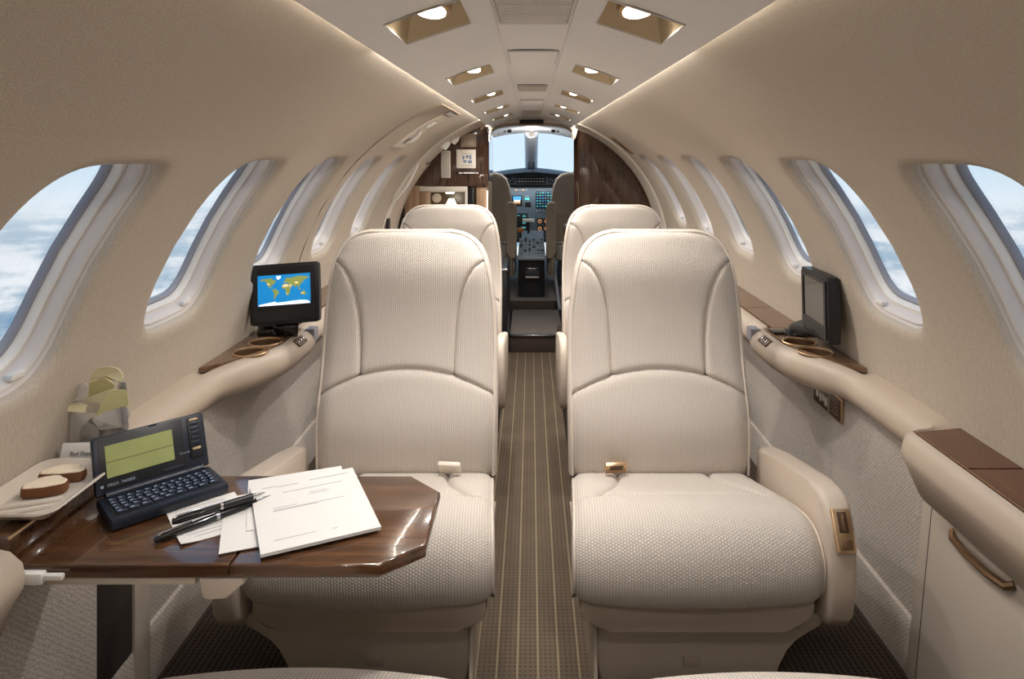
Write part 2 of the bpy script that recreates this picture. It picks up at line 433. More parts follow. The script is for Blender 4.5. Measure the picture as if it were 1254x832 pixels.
def win_outline(g, n=48, ex=4.4):
    a, b = WIN_W + g, WIN_H + g; pts = []
    for k in range(n):
        t = 2 * PI * k / n; c, q = math.cos(t), math.sin(t)
        pts.append((a * math.copysign(abs(c) ** (2 / ex), c), b * math.copysign(abs(q) ** (2 / ex), q)))
    return pts
def rect_target(p, a, b):      # project outline point to the rectangle's border; corner midpoints go to the corners
    k = min(a / abs(p[0]) if abs(p[0]) > 1e-9 else 1e9, b / abs(p[1]) if abs(p[1]) > 1e-9 else 1e9)
    return (p[0] * k, p[1] * k)
def wall(side):
    s = side; bm = bmesh.new()
    th0, th1 = WIN_TH - .26 / R, WIN_TH + .26 / R
    wins = WIN_Y if s > 0 else WIN_Y[:6]
    def pt(yl, sl, yc, r): return cyl(WIN_TH + sl / R, yc + yl, s, r)
    for yc in wins:
        a, b = PITCH / 2, .26
        out = win_outline(0)
        # make the outline hit the rectangle's corners exactly
        tgt = [rect_target(p, a, b) for p in out]
        for cx in (1, -1):
            for cy in (1, -1):
                i = min(range(len(tgt)), key=lambda i: (tgt[i][0] - cx * a) ** 2 + (tgt[i][1] - cy * b) ** 2); tgt[i] = (cx * a, cy * b)
        rows = []
        big = win_outline(.020)
        mid = win_outline(.008); mid2 = win_outline(.002)
        for f in (1, .75, .5, .25): rows.append([pt(p[0] + (t[0] - p[0]) * f, p[1] + (t[1] - p[1]) * f, yc, R) for p, t in zip(big, tgt)])
        rows.append([pt(*p, yc, R) for p in big]); rows.append([pt(*p, yc, R + .0025) for p in mid]); rows.append([pt(*p, yc, R + .008) for p in mid2]); rows.append([pt(*p, yc, R + .018) for p in out])
        bm_grid(bm, rows, closed_u=True)
    ylo, yhi = wins[0] - PITCH / 2, wins[-1] + PITCH / 2
    def strip(ya, yb, ta, tb, nt):
        ys = [ya + (yb - ya) * i / max(1, int((yb - ya) / .13)) for i in range(max(1, int((yb - ya) / .13)) + 1)]
        bm_grid(bm, [[cyl(ta + (tb - ta) * k / nt, y, s) for y in ys] for k in range(nt + 1)])
    strip(Y0, Y1, th1, TH_TOP, 14); strip(Y0, Y1, TH_LOW - 6 * D2R, th0, 6)
    strip(Y0, ylo, th0, th1, 16); strip(yhi, Y1, th0, th1, 16)
    bmesh.ops.remove_doubles(bm, verts=bm.verts[:], dist=.0004)
    o = link_bm('wall_right' if s > 0 else 'wall_left', bm, 'wall_fabric', angle=60); structure(o, 'curved beige fabric side wall on the %s of the aisle' % ('right' if s > 0 else 'left'))
    for i, yc in enumerate(wins): window(s, i, yc)
    return o
WN = [0]
def window(s, i, yc):
    WN[0] += 1
    loc = cyl(WIN_TH, yc, s)
    e = thing('window_%d' % WN[0], None, None, loc); structure(e)
    def ring(ins, r): return [cyl(WIN_TH + p[1] / R, yc + p[0], s, r) for p in win_outline(-ins)]
    # the deep moulded reveal with its stepped ridges, then shade guide, grey gasket and curved pane
    grid('reveal', [ring(.000, R + .018), ring(.002, R + .024), ring(.006, R + .026), ring(.0065, R + .023), ring(.010, R + .026), ring(.013, R + .036), ring(.015, R + .046)], 'shade_cream', e, closed_u=True, angle=35)
    grid('shade_guide', [ring(.015, R + .046), ring(.019, R + .048), ring(.021, R + .045), ring(.024, R + .049), ring(.026, R + .058)], 'white_plastic', e, closed_u=True, angle=35)
    grid('gasket', [ring(.026, R + .058), ring(.030, R + .058), ring(.033, R + .062), ring(.034, R + .070)], 'gasket', e, closed_u=True, angle=35)
    bm = bmesh.new(); o = ring(.0335, R + .068); inner = [cyl(WIN_TH + p[1] * .5 / R, yc + p[0] * .5, s, R + .068) for p in win_outline(-.0335)]
    V = bm_grid(bm, [o, inner], closed_u=True); bm.faces.new(V[1]); link_bm('pane', bm, 'window_glass', e)
    c = cyl(WIN_TH - (WIN_H - .020) / R, yc + .085, s, R + .028)
    box('shade_latch', c, (.012, .030, .010), 'white_plastic', e, .002)
for s in (-1, 1): wall(s)

# ceiling: two side panels with lamp openings and a centre channel
LAMP_Y = [-.30, .37, 1.03, 1.72, 2.39, 3.06, 3.72]
def ceil_z(x): return 1.300 - .70 * max(0, abs(x) - .03) ** 1.6 * 1.05
LX0, LX1, LHY = .100, .205, .085
def ceiling():
    e = thing('ceiling', None, None, (0, 1.8, 1.30)); structure(e, 'pale curved ceiling panel running along the cabin')
    for s in (-1, 1):
        bm = bmesh.new(); xs = [.066, .083, LX0, .135, .17, LX1, .225, .247]; ys = sorted([Y0, Y1 - .03] + [q for l in LAMP_Y for q in (l - LHY, l + LHY)])
        for j in range(len(ys) - 1):
            for i in range(len(xs) - 1):
                hole = any(abs((ys[j] + ys[j + 1]) / 2 - l) < .01 for l in LAMP_Y) and LX0 <= (xs[i] + xs[i + 1]) / 2 <= LX1
                if hole: continue
                bm.faces.new([bm.verts.new((s * x, y, ceil_z(x))) for x, y in ((xs[i], ys[j]), (xs[i + 1], ys[j]), (xs[i + 1], ys[j + 1]), (xs[i], ys[j + 1]))])
        # rolled outer lip that hides the cove strip
        bm_grid(bm, [[(s * x, y, z) for y in (Y0, Y1 - .03)] for x, z in ((.247, ceil_z(.247)), (.252, ceil_z(.247) + .003), (.252, ceil_z(.247) + .012), (.244, ceil_z(.247) + .016))])
        bm_grid(bm, [[(s * x, y, z) for y in (Y0, Y1 - .03)] for x, z in ((.066, ceil_z(.066)), (.063, ceil_z(.066) - .001), (.061, ceil_z(.06) + .004))])
        bmesh.ops.remove_doubles(bm, verts=bm.verts[:], dist=.0002)
        link_bm('side_panel', bm, 'ceiling_vinyl', e)
        # cove shelf between panel and wall
        bm = bmesh.new(); bm_grid(bm, [[(s * x, y, z) for y in (Y0, Y1 - .03)] for x, z in ((.215, 1.30), (.235, 1.272), (.25, 1.272))]); link_bm('cove_shelf', bm, 'white_plastic', e)
    bm = bmesh.new(); xs = [-.062, -.04, -.02, 0, .02, .04, .062]
    bm_grid(bm, [[(x, y, ceil_z(x) + .004) for x in xs] for y in (Y0, Y1 - .03)]); link_bm('centre_panel', bm, 'ceiling_vinyl', e)
    def hatch(ya, yb, w, mat, nm):
        g = .0014
        box('hatch_gap', (0, (ya + yb) / 2, ceil_z(w) + .004 + .0005), (2 * w, yb - ya, .004), 'gasket', e, 0)
        return box(nm, (0, (ya + yb) / 2, ceil_z(w) + .0025), (2 * w - 2 * g, yb - ya - 2 * g, .006), mat, e, .002)
    hatch(1.50, 1.74, .056, 'ceiling_vinyl', 'hatch'); hatch(2.27, 2.48, .050, 'mesh_cream', 'hatch'); hatch(2.92, 3.12, .050, 'ceiling_vinyl', 'hatch'); hatch(3.7, 3.95, .050, 'mesh_cream', 'hatch')
    g = hatch(.55, 1.18, .058, 'mesh_cream', 'speaker_grille')
    bm = bmesh.new()
    for k in range(48): bm_box(bm, (0, .562 + k * .0128, ceil_z(.058) - .001), (.106, .005, .002))
    link_bm('grille_ribs', bm, 'ceiling_vinyl', g)
    # closing skin above the panels
    bm = bmesh.new(); bm_grid(bm, [[(R * math.cos(t), y, ZC + R * math.sin(t) + .03) for y in (Y0, Y1)] for t in [(70 + 40 * k / 8) * D2R for k in range(9)]]); link_bm('upper_skin', bm, 'ceiling_vinyl', e)
ceiling()
def ceiling_lamp(s, y, n):
    nm = ['rearmost', 'second', 'nearest', 'second nearest', 'third nearest', 'fourth nearest', 'farthest'][n]
    z = ceil_z(.15); lab = 'recessed %s reading lamp in the %s ceiling panel' % (nm, 'right' if s > 0 else 'left')
    e = thing('ceiling_lamp', lab, 'lamp', (s * .152, y, z), group='recessed ceiling reading lamps')
    bm = bmesh.new(); h = .045
    xs = (LX0, LX1); t = .012
    lo = [(s * LX0, y - LHY, ceil_z(LX0)), (s * LX1, y - LHY, ceil_z(LX1)), (s * LX1, y + LHY, ceil_z(LX1)), (s * LX0, y + LHY, ceil_z(LX0))]
    hi = [(s * (LX0 + t), y - LHY + t, z + h), (s * (LX1 - .02), y - LHY + t, z + h), (s * (LX1 - .02), y + LHY - .045, z + h), (s * (LX0 + t), y + LHY - .045, z + h)]
    V = bm_grid(bm, [lo, hi], closed_u=True); bm.faces.new(V[1]); link_bm('housing', bm, 'bronze' if False else 'lamp_gold', e, angle=30)
    bm = bmesh.new(); bm_tube(bm, [(lo[i][0], lo[i][1], lo[i][2] - .0005) for i in range(4)], .002, 6, True); link_bm('rim', bm, 'ceiling_vinyl', e)
    c = (s * .150, y - .032, z + .012); tilt = (-.30, s * -.12, 0)
    lathe('eyeball', [(.024, -.003), (.029, -.001), (.031, .007), (.028, .016), (.019, .026), (.0, .029)], c, 'gold', e, rot=tilt)
    lathe('bulb', [(.0, -.0045), (.016, -.005), (.0235, -.004), (.0235, .0), (.0, .001)], c, 'lamp_white', e, rot=tilt)
    l = bpy.data.lights.new('reading_light', 'AREA'); l.shape = 'DISK'; l.size = .036; l.energy = LAMP_W * [.25, .40, .85, 1.25, 1.5, 1.65, 1.7][n]; l.color = (1., .965, .925); l.spread = 2.4
    o = bpy.data.objects.new('reading_light', l); COL.objects.link(o); o.location = (c[0], c[1], c[2] - .010); o.rotation_euler = (.1, 0, 0)
plain('lamp_gold', (205, 186, 152), .35, metal=.4, var=.04)
for n, y in enumerate(LAMP_Y):
    for s in (-1, 1): ceiling_lamp(s, y, n)

# floor: raised side decks, dropped aisle
AX0, AX1 = .150, .162
bm = bmesh.new(); bm_grid(bm, [[(x, y, FLOOR_A) for y in (Y0, 4.34)] for x in (-AX0, AX0)]); structure(link_bm('floor', bm, 'aisle_carpet', smooth=False), 'striped brown carpet of the dropped aisle')
for s in (-1, 1):
    bm = bmesh.new(); bm_grid(bm, [[(s * x, y, z) for y in (Y0, 4.34)] for x, z in ((.80, 0), (AX1 + .008, 0), (AX1, -.006), (AX0, FLOOR_A))])
    structure(link_bm('floor_deck', bm, 'side_carpet', smooth=False), 'dark carpeted floor deck under the %s seats' % ('right' if s > 0 else 'left'))
    # lower sidewall
    bm = bmesh.new(); bm_grid(bm, [[(s * x, y, z) for y in (Y0, Y1)] for x, z in ((.797, .53), (.786, .47), (.784, .12))]); structure(link_bm('wall_lower', bm, 'panel_fabric', smooth=False), 'textured fabric lower wall panel on the %s' % ('right' if s > 0 else 'left'))
    prism('baseboard_right' if s > 0 else 'baseboard_left', [(s * .79, 0), (s * .772, .0), (s * .772, .10), (s * .776, .118), (s * .79, .122)], 'y', Y0, Y1, 'panel_fabric')
    structure(bpy.data.objects['baseboard_right' if s > 0 else 'baseboard_left'], 'low fabric kick strip along the %s wall' % ('right' if s > 0 else 'left'))
# closed underside of the cabin and cockpit
bm = bmesh.new(); bm_grid(bm, [[(x, y, FLOOR_A - .02) for y in (Y0, 7.4)] for x in (-1.0, 1.0)]); structure(link_bm('floor_pan', bm, 'mat_dark', smooth=False), 'dark underfloor pan below the step and seats')
# aft bulkhead behind the camera
bm = bmesh.new(); pts = [(R * math.cos(t), ZC + R * math.sin(t)) for t in [(-12 + 204 * k / 40) * D2R for k in range(41)]]; pts = [(.8, FLOOR_A)] + pts + [(-.8, FLOOR_A)]
bm_prism(bm, pts, 'y', Y0 - .03, Y0); structure(link_bm('wall_aft', bm, 'laminate', smooth=False), 'plain cream bulkhead closing the rear of the cabin')

# ------------------------------------------------------------ side ledges
def Xi(y, s=1):
    near = [(1.27, .676), (1.40, .742)] if s > 0 else [(.895, .655), (.93, .742), (1.40, .742)]
    return interp(y, near + [(1.58, .742), (1.88, .632), (2.02, .632), (2.06, .655), (9, .655)])
def flat(y, s=1): return interp(y, [(1.28, 1), (1.34, 0), (1.60, 0), (1.74, 1), (9, 1)])
def zbot(y): return interp(y, [(1.26, .440), (1.42, .478), (9, .484)])
LZ = .566
def ledge(s):
    side = 'right' if s > 0 else 'left'
    e = thing('side_ledge', 'padded leather side ledge with wood inlays along the %s wall' % side, 'ledge', (s * .72, 1.8, .48))
    ys = [Y0 + .02]; 
    while ys[-1] < (4.30 if s > 0 else 3.92): ys.append(ys[-1] + (.02 if .84 < ys[-1] < 2.2 else .12))
    rows = []
    for y in ys:
        xi, f, zb = Xi(y, s), flat(y, s), zbot(y)
        g_ = .55 if (y < 1.34 and s > 0) else 1.0
        A = [(.797, .524), (max(.74, xi + .052), .524), (xi + .052 * g_, .524), (xi + .048 * g_, .560), (xi + .040 * g_, .566), (xi + .020 * g_, .562), (xi + .004, .548), (xi, .530), (xi + .003, .515), (xi + .012, .500), (xi + .035, zb + .006), (.76, zb), (.790, zb - .004)]
        B = [(.7975, .566), (.790, .564), (.782, .561), (.774, .557), (.766, .552), (.757, .545), (.748, .536), (.743, .524), (.742, .512), (.746, .500), (.755, .488), (.770, zb), (.790, zb - .004)]
        rows.append([(s * (b[0] + (a[0] - b[0]) * f), y, b[1] + (a[1] - b[1]) * f) for a, b in zip(A, B)])
    grid('armrest_pad', rows, 'ledge_leather', e, angle=70)
    # inlays in the flat zones
    def inlay(name, plan, mat, holes=()):
        bm = bmesh.new(); edges = []
        def loop(pts):
            vs = [bm.verts.new((s * x, y, LZ)) for x, y in pts]
            for a, b in zip(vs, vs[1:] + vs[:1]): edges.append(bm.edges.new((a, b)))
        loop(plan)
        for (cx, cy, r) in holes: loop([(cx + r * math.cos(2 * PI * k / 28), cy + r * math.sin(2 * PI * k / 28)) for k in range(28)])
        bmesh.ops.triangle_fill(bm, edges=edges, use_beauty=True)
        ex = bmesh.ops.extrude_face_region(bm, geom=bm.faces[:])
        bmesh.ops.translate(bm, verts=[g for g in ex['geom'] if isinstance(g, bmesh.types.BMVert)], vec=(0, 0, -.012))
        return link_bm(name, bm, mat, e, smooth=False)
    CUPS = [(.726, 1.785, .0405), (.722, 1.878, .0405)]
    wall_x = lambda z=LZ: math.sqrt(R * R - (z - ZC) ** 2) - .001
    yy = [1.655 + .02 * k for k in range(19)]
    inner = [(max(Xi(y) + .046, 0) if y > 1.72 else .796 - (.796 - (Xi(1.72) + .046)) * ((y - 1.655) / .065), y) for y in yy]
    inlay('wood_inlay', inner + [(.678, 2.03), (wall_x(), 2.03), (wall_x(), 1.66)], 'wood_ledge', CUPS)
    for a, b in ((2.034, 2.30), (2.304, 2.80), (2.804, 3.4), (3.404, 4.3 if s > 0 else 3.95)): inlay('wood_inlay', [(.703, a), (.703, b), (wall_x(), b), (wall_x(), a)], 'wood_ledge')
    if s < 0: inlay('wood_lid', [(.790, .93), (.790, 1.27), (wall_x(), 1.27), (wall_x(), .93)], 'wood_lid')
    for a, b in ((1.13, 1.275), (.60, 1.126), (.0, .596)) if s > 0 else ((.0, .88),): inlay('wood_lid', [(.703, a), (.703, b), (wall_x(), b + (.02 if b > 1.2 else 0)), (wall_x(), a)], 'wood_lid')
    # gilt strip along the inlay edges
    tube('edge_strip', [(s * (Xi(y) + .0465), y, LZ + .0005) for y in [1.74 + .03 * k for k in range(11)]], .0016, 'bronze', e, 6)
    tube('edge_strip', [(s * .702, y, LZ + .0005) for y in ((0, .6, 1.275) if s > 0 else (0, .5, .88))], .0018, 'bronze', e, 6)
    tube('edge_strip', [(s * .702, y, LZ + .0005) for y in (2.06, 3, 4.3 if s > 0 else 3.95)], .0016, 'bronze', e, 6)
    for cx, cy, r in CUPS:
        c = lathe('cup_holder', [(r - .0005, -.036), (r - .0005, .001), (r, .003), (r + .0025, .004), (r + .005, .002), (r + .005, .0)], (s * cx, cy, LZ), 'gold', e, 32)
        lathe('cup_liner', [(0, -.0365), (r - .002, -.036), (r - .001, -.001)], (s * cx, cy, LZ), 'bronze', c, 32)
    # seat switch set in the pad's rounded nose, with the dark end notch ahead of it
    def nose_frame(y):
        M = frame_matrix((s * (Xi(y) + .0125), y, .5575), (0, -s, 0), (s * .80, 0, .60)); return M
    M = nose_frame(1.925)
    bm = bmesh.new(); bm_box(bm, (0, 0, 0), (.062, .026, .006), .002); bmesh.ops.transform(bm, matrix=M, verts=bm.verts[:]); sw = link_bm('switch_panel', bm, 'placard_brown', e)
    for k in (-1, 0, 1):
        bm = bmesh.new(); bm_box(bm, (k * .016, .0, .004), (.007, .011, .003), .001); bmesh.ops.transform(bm, matrix=M, verts=bm.verts[:]); link_bm('switch', bm, 'chrome', sw)
    prism('end_notch', [(s * .660, 2.008), (s * .633, 2.012), (s * .633, 2.052), (s * .660, 2.056)], 'z', .530, .5685, 'gasket', e, .003)
    return e
LEDGE_R = ledge(1); LEDGE_L = ledge(-1)

# right: storage cabinet face under the near ledge
def storage(s):
    if s > 0:
        e = thing('storage_cabinet', 'cream storage cabinet with bronze pull under the near right ledge', 'cabinet', (.785, .9, 0))
        prism('face_frame', [(-.2, .0), (1.435, .0), (1.362, .436), (-.2, .436)], 'x', .768, .786, 'laminate', e, .003)
        tube('door_seam', [(.7672, 1.392, .005), (.7672, 1.326, .434)], .0032, 'dark_void', e, 6)
        prism('door', [(.30, .012), (1.388, .012), (1.324, .430), (.30, .430)], 'x', .762, .769, 'laminate', e, .003)
        path = [(.763, 1.262, .392), (.755, 1.250, .384), (.752, 1.21, .381), (.752, 1.15, .382), (.755, 1.11, .386), (.763, 1.10, .394)]
        tube('pull', path, .007, 'bronze', e, 8)
    else:
        e = thing('table_housing', 'cream table housing with dark slot in the left lower wall', 'housing', (-.785, 1.2, 0))
        box('housing_frame', (-.778, 1.37, .218), (.016, .055, .436), 'laminate', e, .003)
        box('dark_slot', (-.781, 1.285, .218), (.012, .112, .436), 'dark_void', e, .001)
        box('fabric_panel', (-.776, .80, .218), (.02, .84, .436), 'panel_fabric', e, .004)
storage(1); storage(-1)
def placard():
    e = thing('wall_placard', 'small bronze placard with pale pictograms below the right cup holders', 'placard', (.78, 1.84, .40))
    M = frame_matrix((.783, 1.835, .425), (0, -1, 0), (.04, 0, 1))
    def b(n, c, sz, m, p, bv=.001):
        bm = bmesh.new(); bm_box(bm, c, sz, bv); bmesh.ops.transform(bm, matrix=M, verts=bm.verts[:]); return link_bm(n, bm, m, p)
    b('rim', (0, 0, .002), (.168, .062, .006), 'gold', e, .002); f = b('plate', (0, 0, .004), (.160, .054, .006), 'placard_brown', e)
    for k, (x, w) in enumerate(((-.055, .016), (-.035, .010), (-.018, .014), (.0, .016))): b('pictogram', (x, -.004 * (k % 2), .0075), (w, .016 + .006 * (k % 2), .001), 'print_white', f, 0)
    b('divider', (.018, 0, .0075), (.012, .05, .001), 'plaque', f, 0)
    for k in range(4): b('text_line', (.05, .012 - .009 * k, .0073), (.038, .002, .0006), 'plaque', f, 0)
placard()
# overhead escape placard forward on the right wall, and trims on the left entrance door
def on_wall(name, th0, th1, y0, y1, s, mat, parent, lift=.004, n=10, thick=.006, yshift=0.):
    rows = []
    for k in range(n + 1):
        t = th0 + (th1 - th0) * k / n; yo = yshift * k / n
        rows.append([cyl(t, y0 + yo, s, R - .001 + .002), cyl(t, y0 + yo, s, R - lift), cyl(t, y1 + yo, s, R - lift), cyl(t, y1 + yo, s, R + .001)])
    return grid(name, rows, mat, parent, angle=30)
e = thing('overhead_placard', 'gilt placard high on the right wall near the dark wood cabinet', 'placard', cyl(54 * D2R, 3.85, 1))
on_wall('plate', 46.5 * D2R, 57 * D2R, 3.78, 3.90, 1, 'gold', e); on_wall('face', 48 * D2R, 55.5 * D2R, 3.80, 3.88, 1, 'placard_brown', e, .0055)
on_wall('light_bar', 52.5 * D2R, 54.5 * D2R, 3.81, 3.87, 1, 'chrome', e, .007)
def door_trim():
    e = thing('entry_door', 'cream curved entry door with two windows in the left wall', 'door', cyl(10 * D2R, 2.8, -1)); structure(e, 'cream curved entry door panel with two windows in the left wall'); e.name = 'door_1'; WORLD_ROOTS['door_1'] = WORLD_ROOTS.pop('entry_door')
    ths = [(12 + 56 * k / 30) * D2R for k in range(31)]
    tube('seam', [cyl(t, 2.285 - .0 * t, -1, R - .0018) for t in ths], .0018, 'plaque', e, 6)
    # handle pocket panel in the arch above the windows
    tube('seam', [cyl(68 * D2R, 2.285 + .02 * k, -1, R - .0018) for k in range(32)], .0018, 'plaque', e, 6)
    on_wall('latch_panel', 49 * D2R, 65 * D2R, 2.62, 2.82, -1, 'cream_plastic', e, .004)
    on_wall('recess', 50.5 * D2R, 56 * D2R, 2.66, 2.78, -1, 'shade_cream', e, .005)
    tube('handle', [cyl(51.5 * D2R, 2.72, -1, R - .006), cyl(53 * D2R, 2.72, -1, R - .018), cyl(55 * D2R, 2.72, -1, R - .018), cyl(56.5 * D2R, 2.72, -1, R - .006)], .006, 'white_plastic', e, 8)
    on_wall('trigger', 51 * D2R, 53 * D2R, 2.70, 2.74, -1, 'placard_brown', e, .008)
    on_wall('knob', 59 * D2R, 61.5 * D2R, 2.70, 2.75, -1, 'white_plastic', e, .012); on_wall('button', 60 * D2R, 61 * D2R, 2.77, 2.785, -1, 'gasket', e, .008)
    on_wall('top_bar', 66 * D2R, 67.2 * D2R, 2.60, 2.84, -1, 'chrome', e, .006)
door_trim()
def arch_rib(s):
    side = 'right' if s > 0 else 'left'
    e = thing('arch_rib', 'cream arched rib trim against the %s front cabinet' % side, 'trim', (s * .78, 4.1, .5)); structure(e, 'cream arched rib trim against the %s front cabinet' % side); e.name = 'trim_%d' % (1 if s > 0 else 2); WORLD_ROOTS[e.name] = WORLD_ROOTS['arch_rib']
    y0, y1 = (4.05, 4.30) if s > 0 else (3.62, 3.97)
    d = .010 if s > 0 else .006
    th = [(2 + 69 * k / 36) * D2R for k in range(37)]
    grid('rib', [[cyl(t, y, s, R - dd) for y, dd in ((y0, -.002), (y0 + .01, d * .7), (y0 + .03, d), (y1 - .02, d + .01), (y1, d + .012), (y1 + .01, d))] for t in th], 'cream_plastic', e, angle=60)
    if s < 0:
        grid('inner_rib', [[cyl(t, y, s, R - dd) for y, dd in ((3.70, .006), (3.71, .030), (3.74, .036), (3.86, .036), (3.90, .012))] for t in th[2:22]], 'ledge_leather', e, angle=60)
        tube('grab_handle', [cyl((24 + 2.2 * k) * D2R, 3.60, s, R - .012 - .022 * math.sin(PI * k / 8)) for k in range(9)], .008, 'white_plastic', e, 8)
        for y, t in ((3.82, 53), (3.88, 57)):
            c = cyl(t * D2R, y, s, R - .016); lathe('reading_spot', [(0, -.03), (.018, -.028), (.022, 0), (.018, .02), (0, .024)], c, 'white_plastic', e, 16, rot=(0, .6, 0))
        box('belt_slot', cyl(14 * D2R, 3.66, s, R - .02), (.012, .05, .09), 'black_plastic', e, .003)
arch_rib(1); arch_rib(-1)

# ------------------------------------------------------------ cabin seats
SEAT_L = .607; RECL = math.atan2(.09, .60)
def seat_parts(e, s, aisle_arm, back_extra=0., weave_mat='seat_weave', outer_arm=True):
    WV = weave_mat
    # --- cushion: profile (y,z) from the back edge over the crest and round the front
    prof = [(.400, .281), (.34, .295), (.25, .319), (.16, .341), (.10, .352), (.055, .352), (.020, .338), (-.004, .312), (-.016, .280), (-.014, .246), (-.002, .216), (.016, .204)]
    cum = [0]
    for a, b in zip(prof, prof[1:]): cum.append(cum[-1] + math.hypot(b[0] - a[0], b[1] - a[1]))
    Ltot = cum[-1]
    def cr(t):
        q = t * Ltot
        i = max(0, min(len(prof) - 2, next((k for k in range(len(prof) - 1) if q <= cum[k + 1] + 1e-9), len(prof) - 2)))
        u = (q - cum[i]) / (cum[i + 1] - cum[i]); p0 = prof[max(0, i - 1)]; p1 = prof[i]; p2 = prof[i + 1]; p3 = prof[min(len(prof) - 1, i + 2)]
        f = lambda a, b, c, d: .5 * (2 * b + (c - a) * u + (2 * a - 5 * b + 4 * c - d) * u * u + (3 * b - a - 3 * c + d) * u ** 3)
        return f(p0[0], p1[0], p2[0], p3[0]), f(p0[1], p1[1], p2[1], p3[1])
    def hw(y): return .241 - .021 * max(0, min(1, y / .39))
    def surf(a, t, off):
        y, z = cr(t); y2, z2 = cr(min(1, t + .01)); y1, z1 = cr(max(0, t - .01)); ty, tz = y2 - y1, z2 - z1; l = math.hypot(ty, tz)
        ny, nz = (tz / l, -ty / l)
        if nz < 0 and t < .5: ny, nz = -ny, -nz
        if t >= .5 and ny > 0 and nz < 0: ny, nz = -ny, -nz
        crown = (.003 + .008 * max(0, min(1, (t - .3) / .25))) * (1 - a * a)
        return (s * a * hw(y), y + ny * (off + crown), z + nz * (off + crown))
    def patch(name, Lf, Rf, n, m, edges, parent, mat=WV, t0off=None, t1off=None, puff=.0):
        P, U = [], []
        Lpts = [Lf(clus(j, m)) for j in range(m + 1)]; Rpts = [Rf(clus(j, m)) for j in range(m + 1)]
        for j in range(m + 1):
            row, ur = [], []; tau = clus(j, m)
            for i in range(n + 1):
                sg = clus(i, n); a = Lpts[j][0] + (Rpts[j][0] - Lpts[j][0]) * sg; t = Lpts[j][1] + (Rpts[j][1] - Lpts[j][1]) * sg
                if t0off: t += t0off(a) * (1 - tau) ** 2
                if t1off: t += t1off(a) * tau ** 2
                wid = abs(Rpts[j][0] - Lpts[j][0]) * .23; ln = abs(Lpts[-1][1] - Lpts[0][1]) * Ltot
                off = 0
                for dd, (g, w) in zip((sg * wid, (1 - sg) * wid, tau * ln, (1 - tau) * ln), edges):
                    if g: off -= g * math.exp(-(dd / w) ** 1.3)
                off += puff * math.sin(PI * sg) * math.sin(PI * tau)
                row.append(surf(a, t, off)); ur.append((a * .23, t * Ltot))
            P.append(row); U.append(ur)
        return grid(name, P, mat, parent, U, angle=None)
    SEAM = (.013, .0065); EDGE = (.016, .014); NO = (0, 1)
    TF = .45
    def sb(tau): return .50 + .30 * tau ** 2.2
    fr_t = lambda a: TF + .020 * (1 - a * a)
    patch('cushion_bolster', lambda q: (-1, TF * q), lambda q: (-sb(q), fr_t(sb(1)) * q), 14, 28, (EDGE, SEAM, NO, SEAM), e)
    patch('cushion_bolster', lambda q: (sb(q), fr_t(sb(1)) * q), lambda q: (1, TF * q), 14, 28, (SEAM, EDGE, NO, SEAM), e)
    patch('cushion_centre', lambda q: (-sb(q), fr_t(sb(1)) * q), lambda q: (sb(q), fr_t(sb(1)) * q), 36, 28, (SEAM, SEAM, NO, SEAM), e, t1off=lambda a: fr_t(a) - fr_t(sb(1)))
    patch('cushion_front', lambda q: (-1, TF + (1 - TF) * q), lambda q: (1, TF + (1 - TF) * q), 60, 50, (EDGE, EDGE, SEAM, (.004, .006)), e, t0off=lambda a: .020 * (1 - a * a), puff=.006)
    for q in (-1, 1):
        rows = []
        for k in range(41):
            t = k / 40; x, y, z = surf(q, t, -EDGE[0]); zb = .205
            rows.append([(x, y, z), (x + s * q * .003, y + .002, z - .004), (x + s * q * .004, y + (.012 if t > .6 else 0), max(zb, z - .02) if z > zb + .01 else z), (s * q * hw(y) * .985, max(y, .03), zb)])
        grid('cushion_side', rows, 'seat_leather', e, angle=60)
        tube('cushion_piping', [surf(q, k / 40, -EDGE[0] + .0005) for k in range(41)], .0022, 'seat_leather', e, 6)
    # --- pan and pedestal
    o = []
    for (cx, cz, a0) in ((.175, .165, 270), (.223, .205, 0)): pass
    outl = [(-.228, .212), (-.230, .19), (-.222, .168), (-.200, .152), (-.17, .148), (.17, .148), (.200, .152), (.222, .168), (.230, .19), (.228, .212)]
    prism('seat_pan', [(s * x, z) for x, z in outl], 'y', .012, .40, 'pan_leather', e, .010)
    prism('pedestal', [(s * x, z) for x, z in [(-.195, .150), (.262, .150), (.268, .140), (.262, .122), (.235, .112), (.205, .102), (.185, .080), (.176, .045), (.172, .0), (-.186, .0), (-.192, .06)]], 'y', .065, .38, 'pedestal_plastic', e, .008)
    box('latch_plate', (s * .0, .063, .055), (.034, .006, .020), 'pan_leather', e, .002)
    prism('pedestal_skirt', [(.06, .148), (.40, .148), (.42, .0), (.03, .0)], 'x', min(-s * .200, -s * .192), max(-s * .200, -s * .192), 'pedestal_plastic', e, .002)
    # --- outboard armrest
    arm = [(.40, .150), (.43, .24), (.415, .338), (.33, .356), (.10, .405), (.045, .412), (.012, .398), (-.008, .360), (-.018, .300), (-.016, .240), (-.004, .185), (.02, .155)]
    def armrest(xa, xb, nm='armrest'):
        bm = bmesh.new(); bm_prism(bm, [(y, z) for y, z in arm], 'x', min(xa, xb), max(xa, xb), .012, 3); return link_bm(nm, bm, 'armrest_leather', e, angle=50)
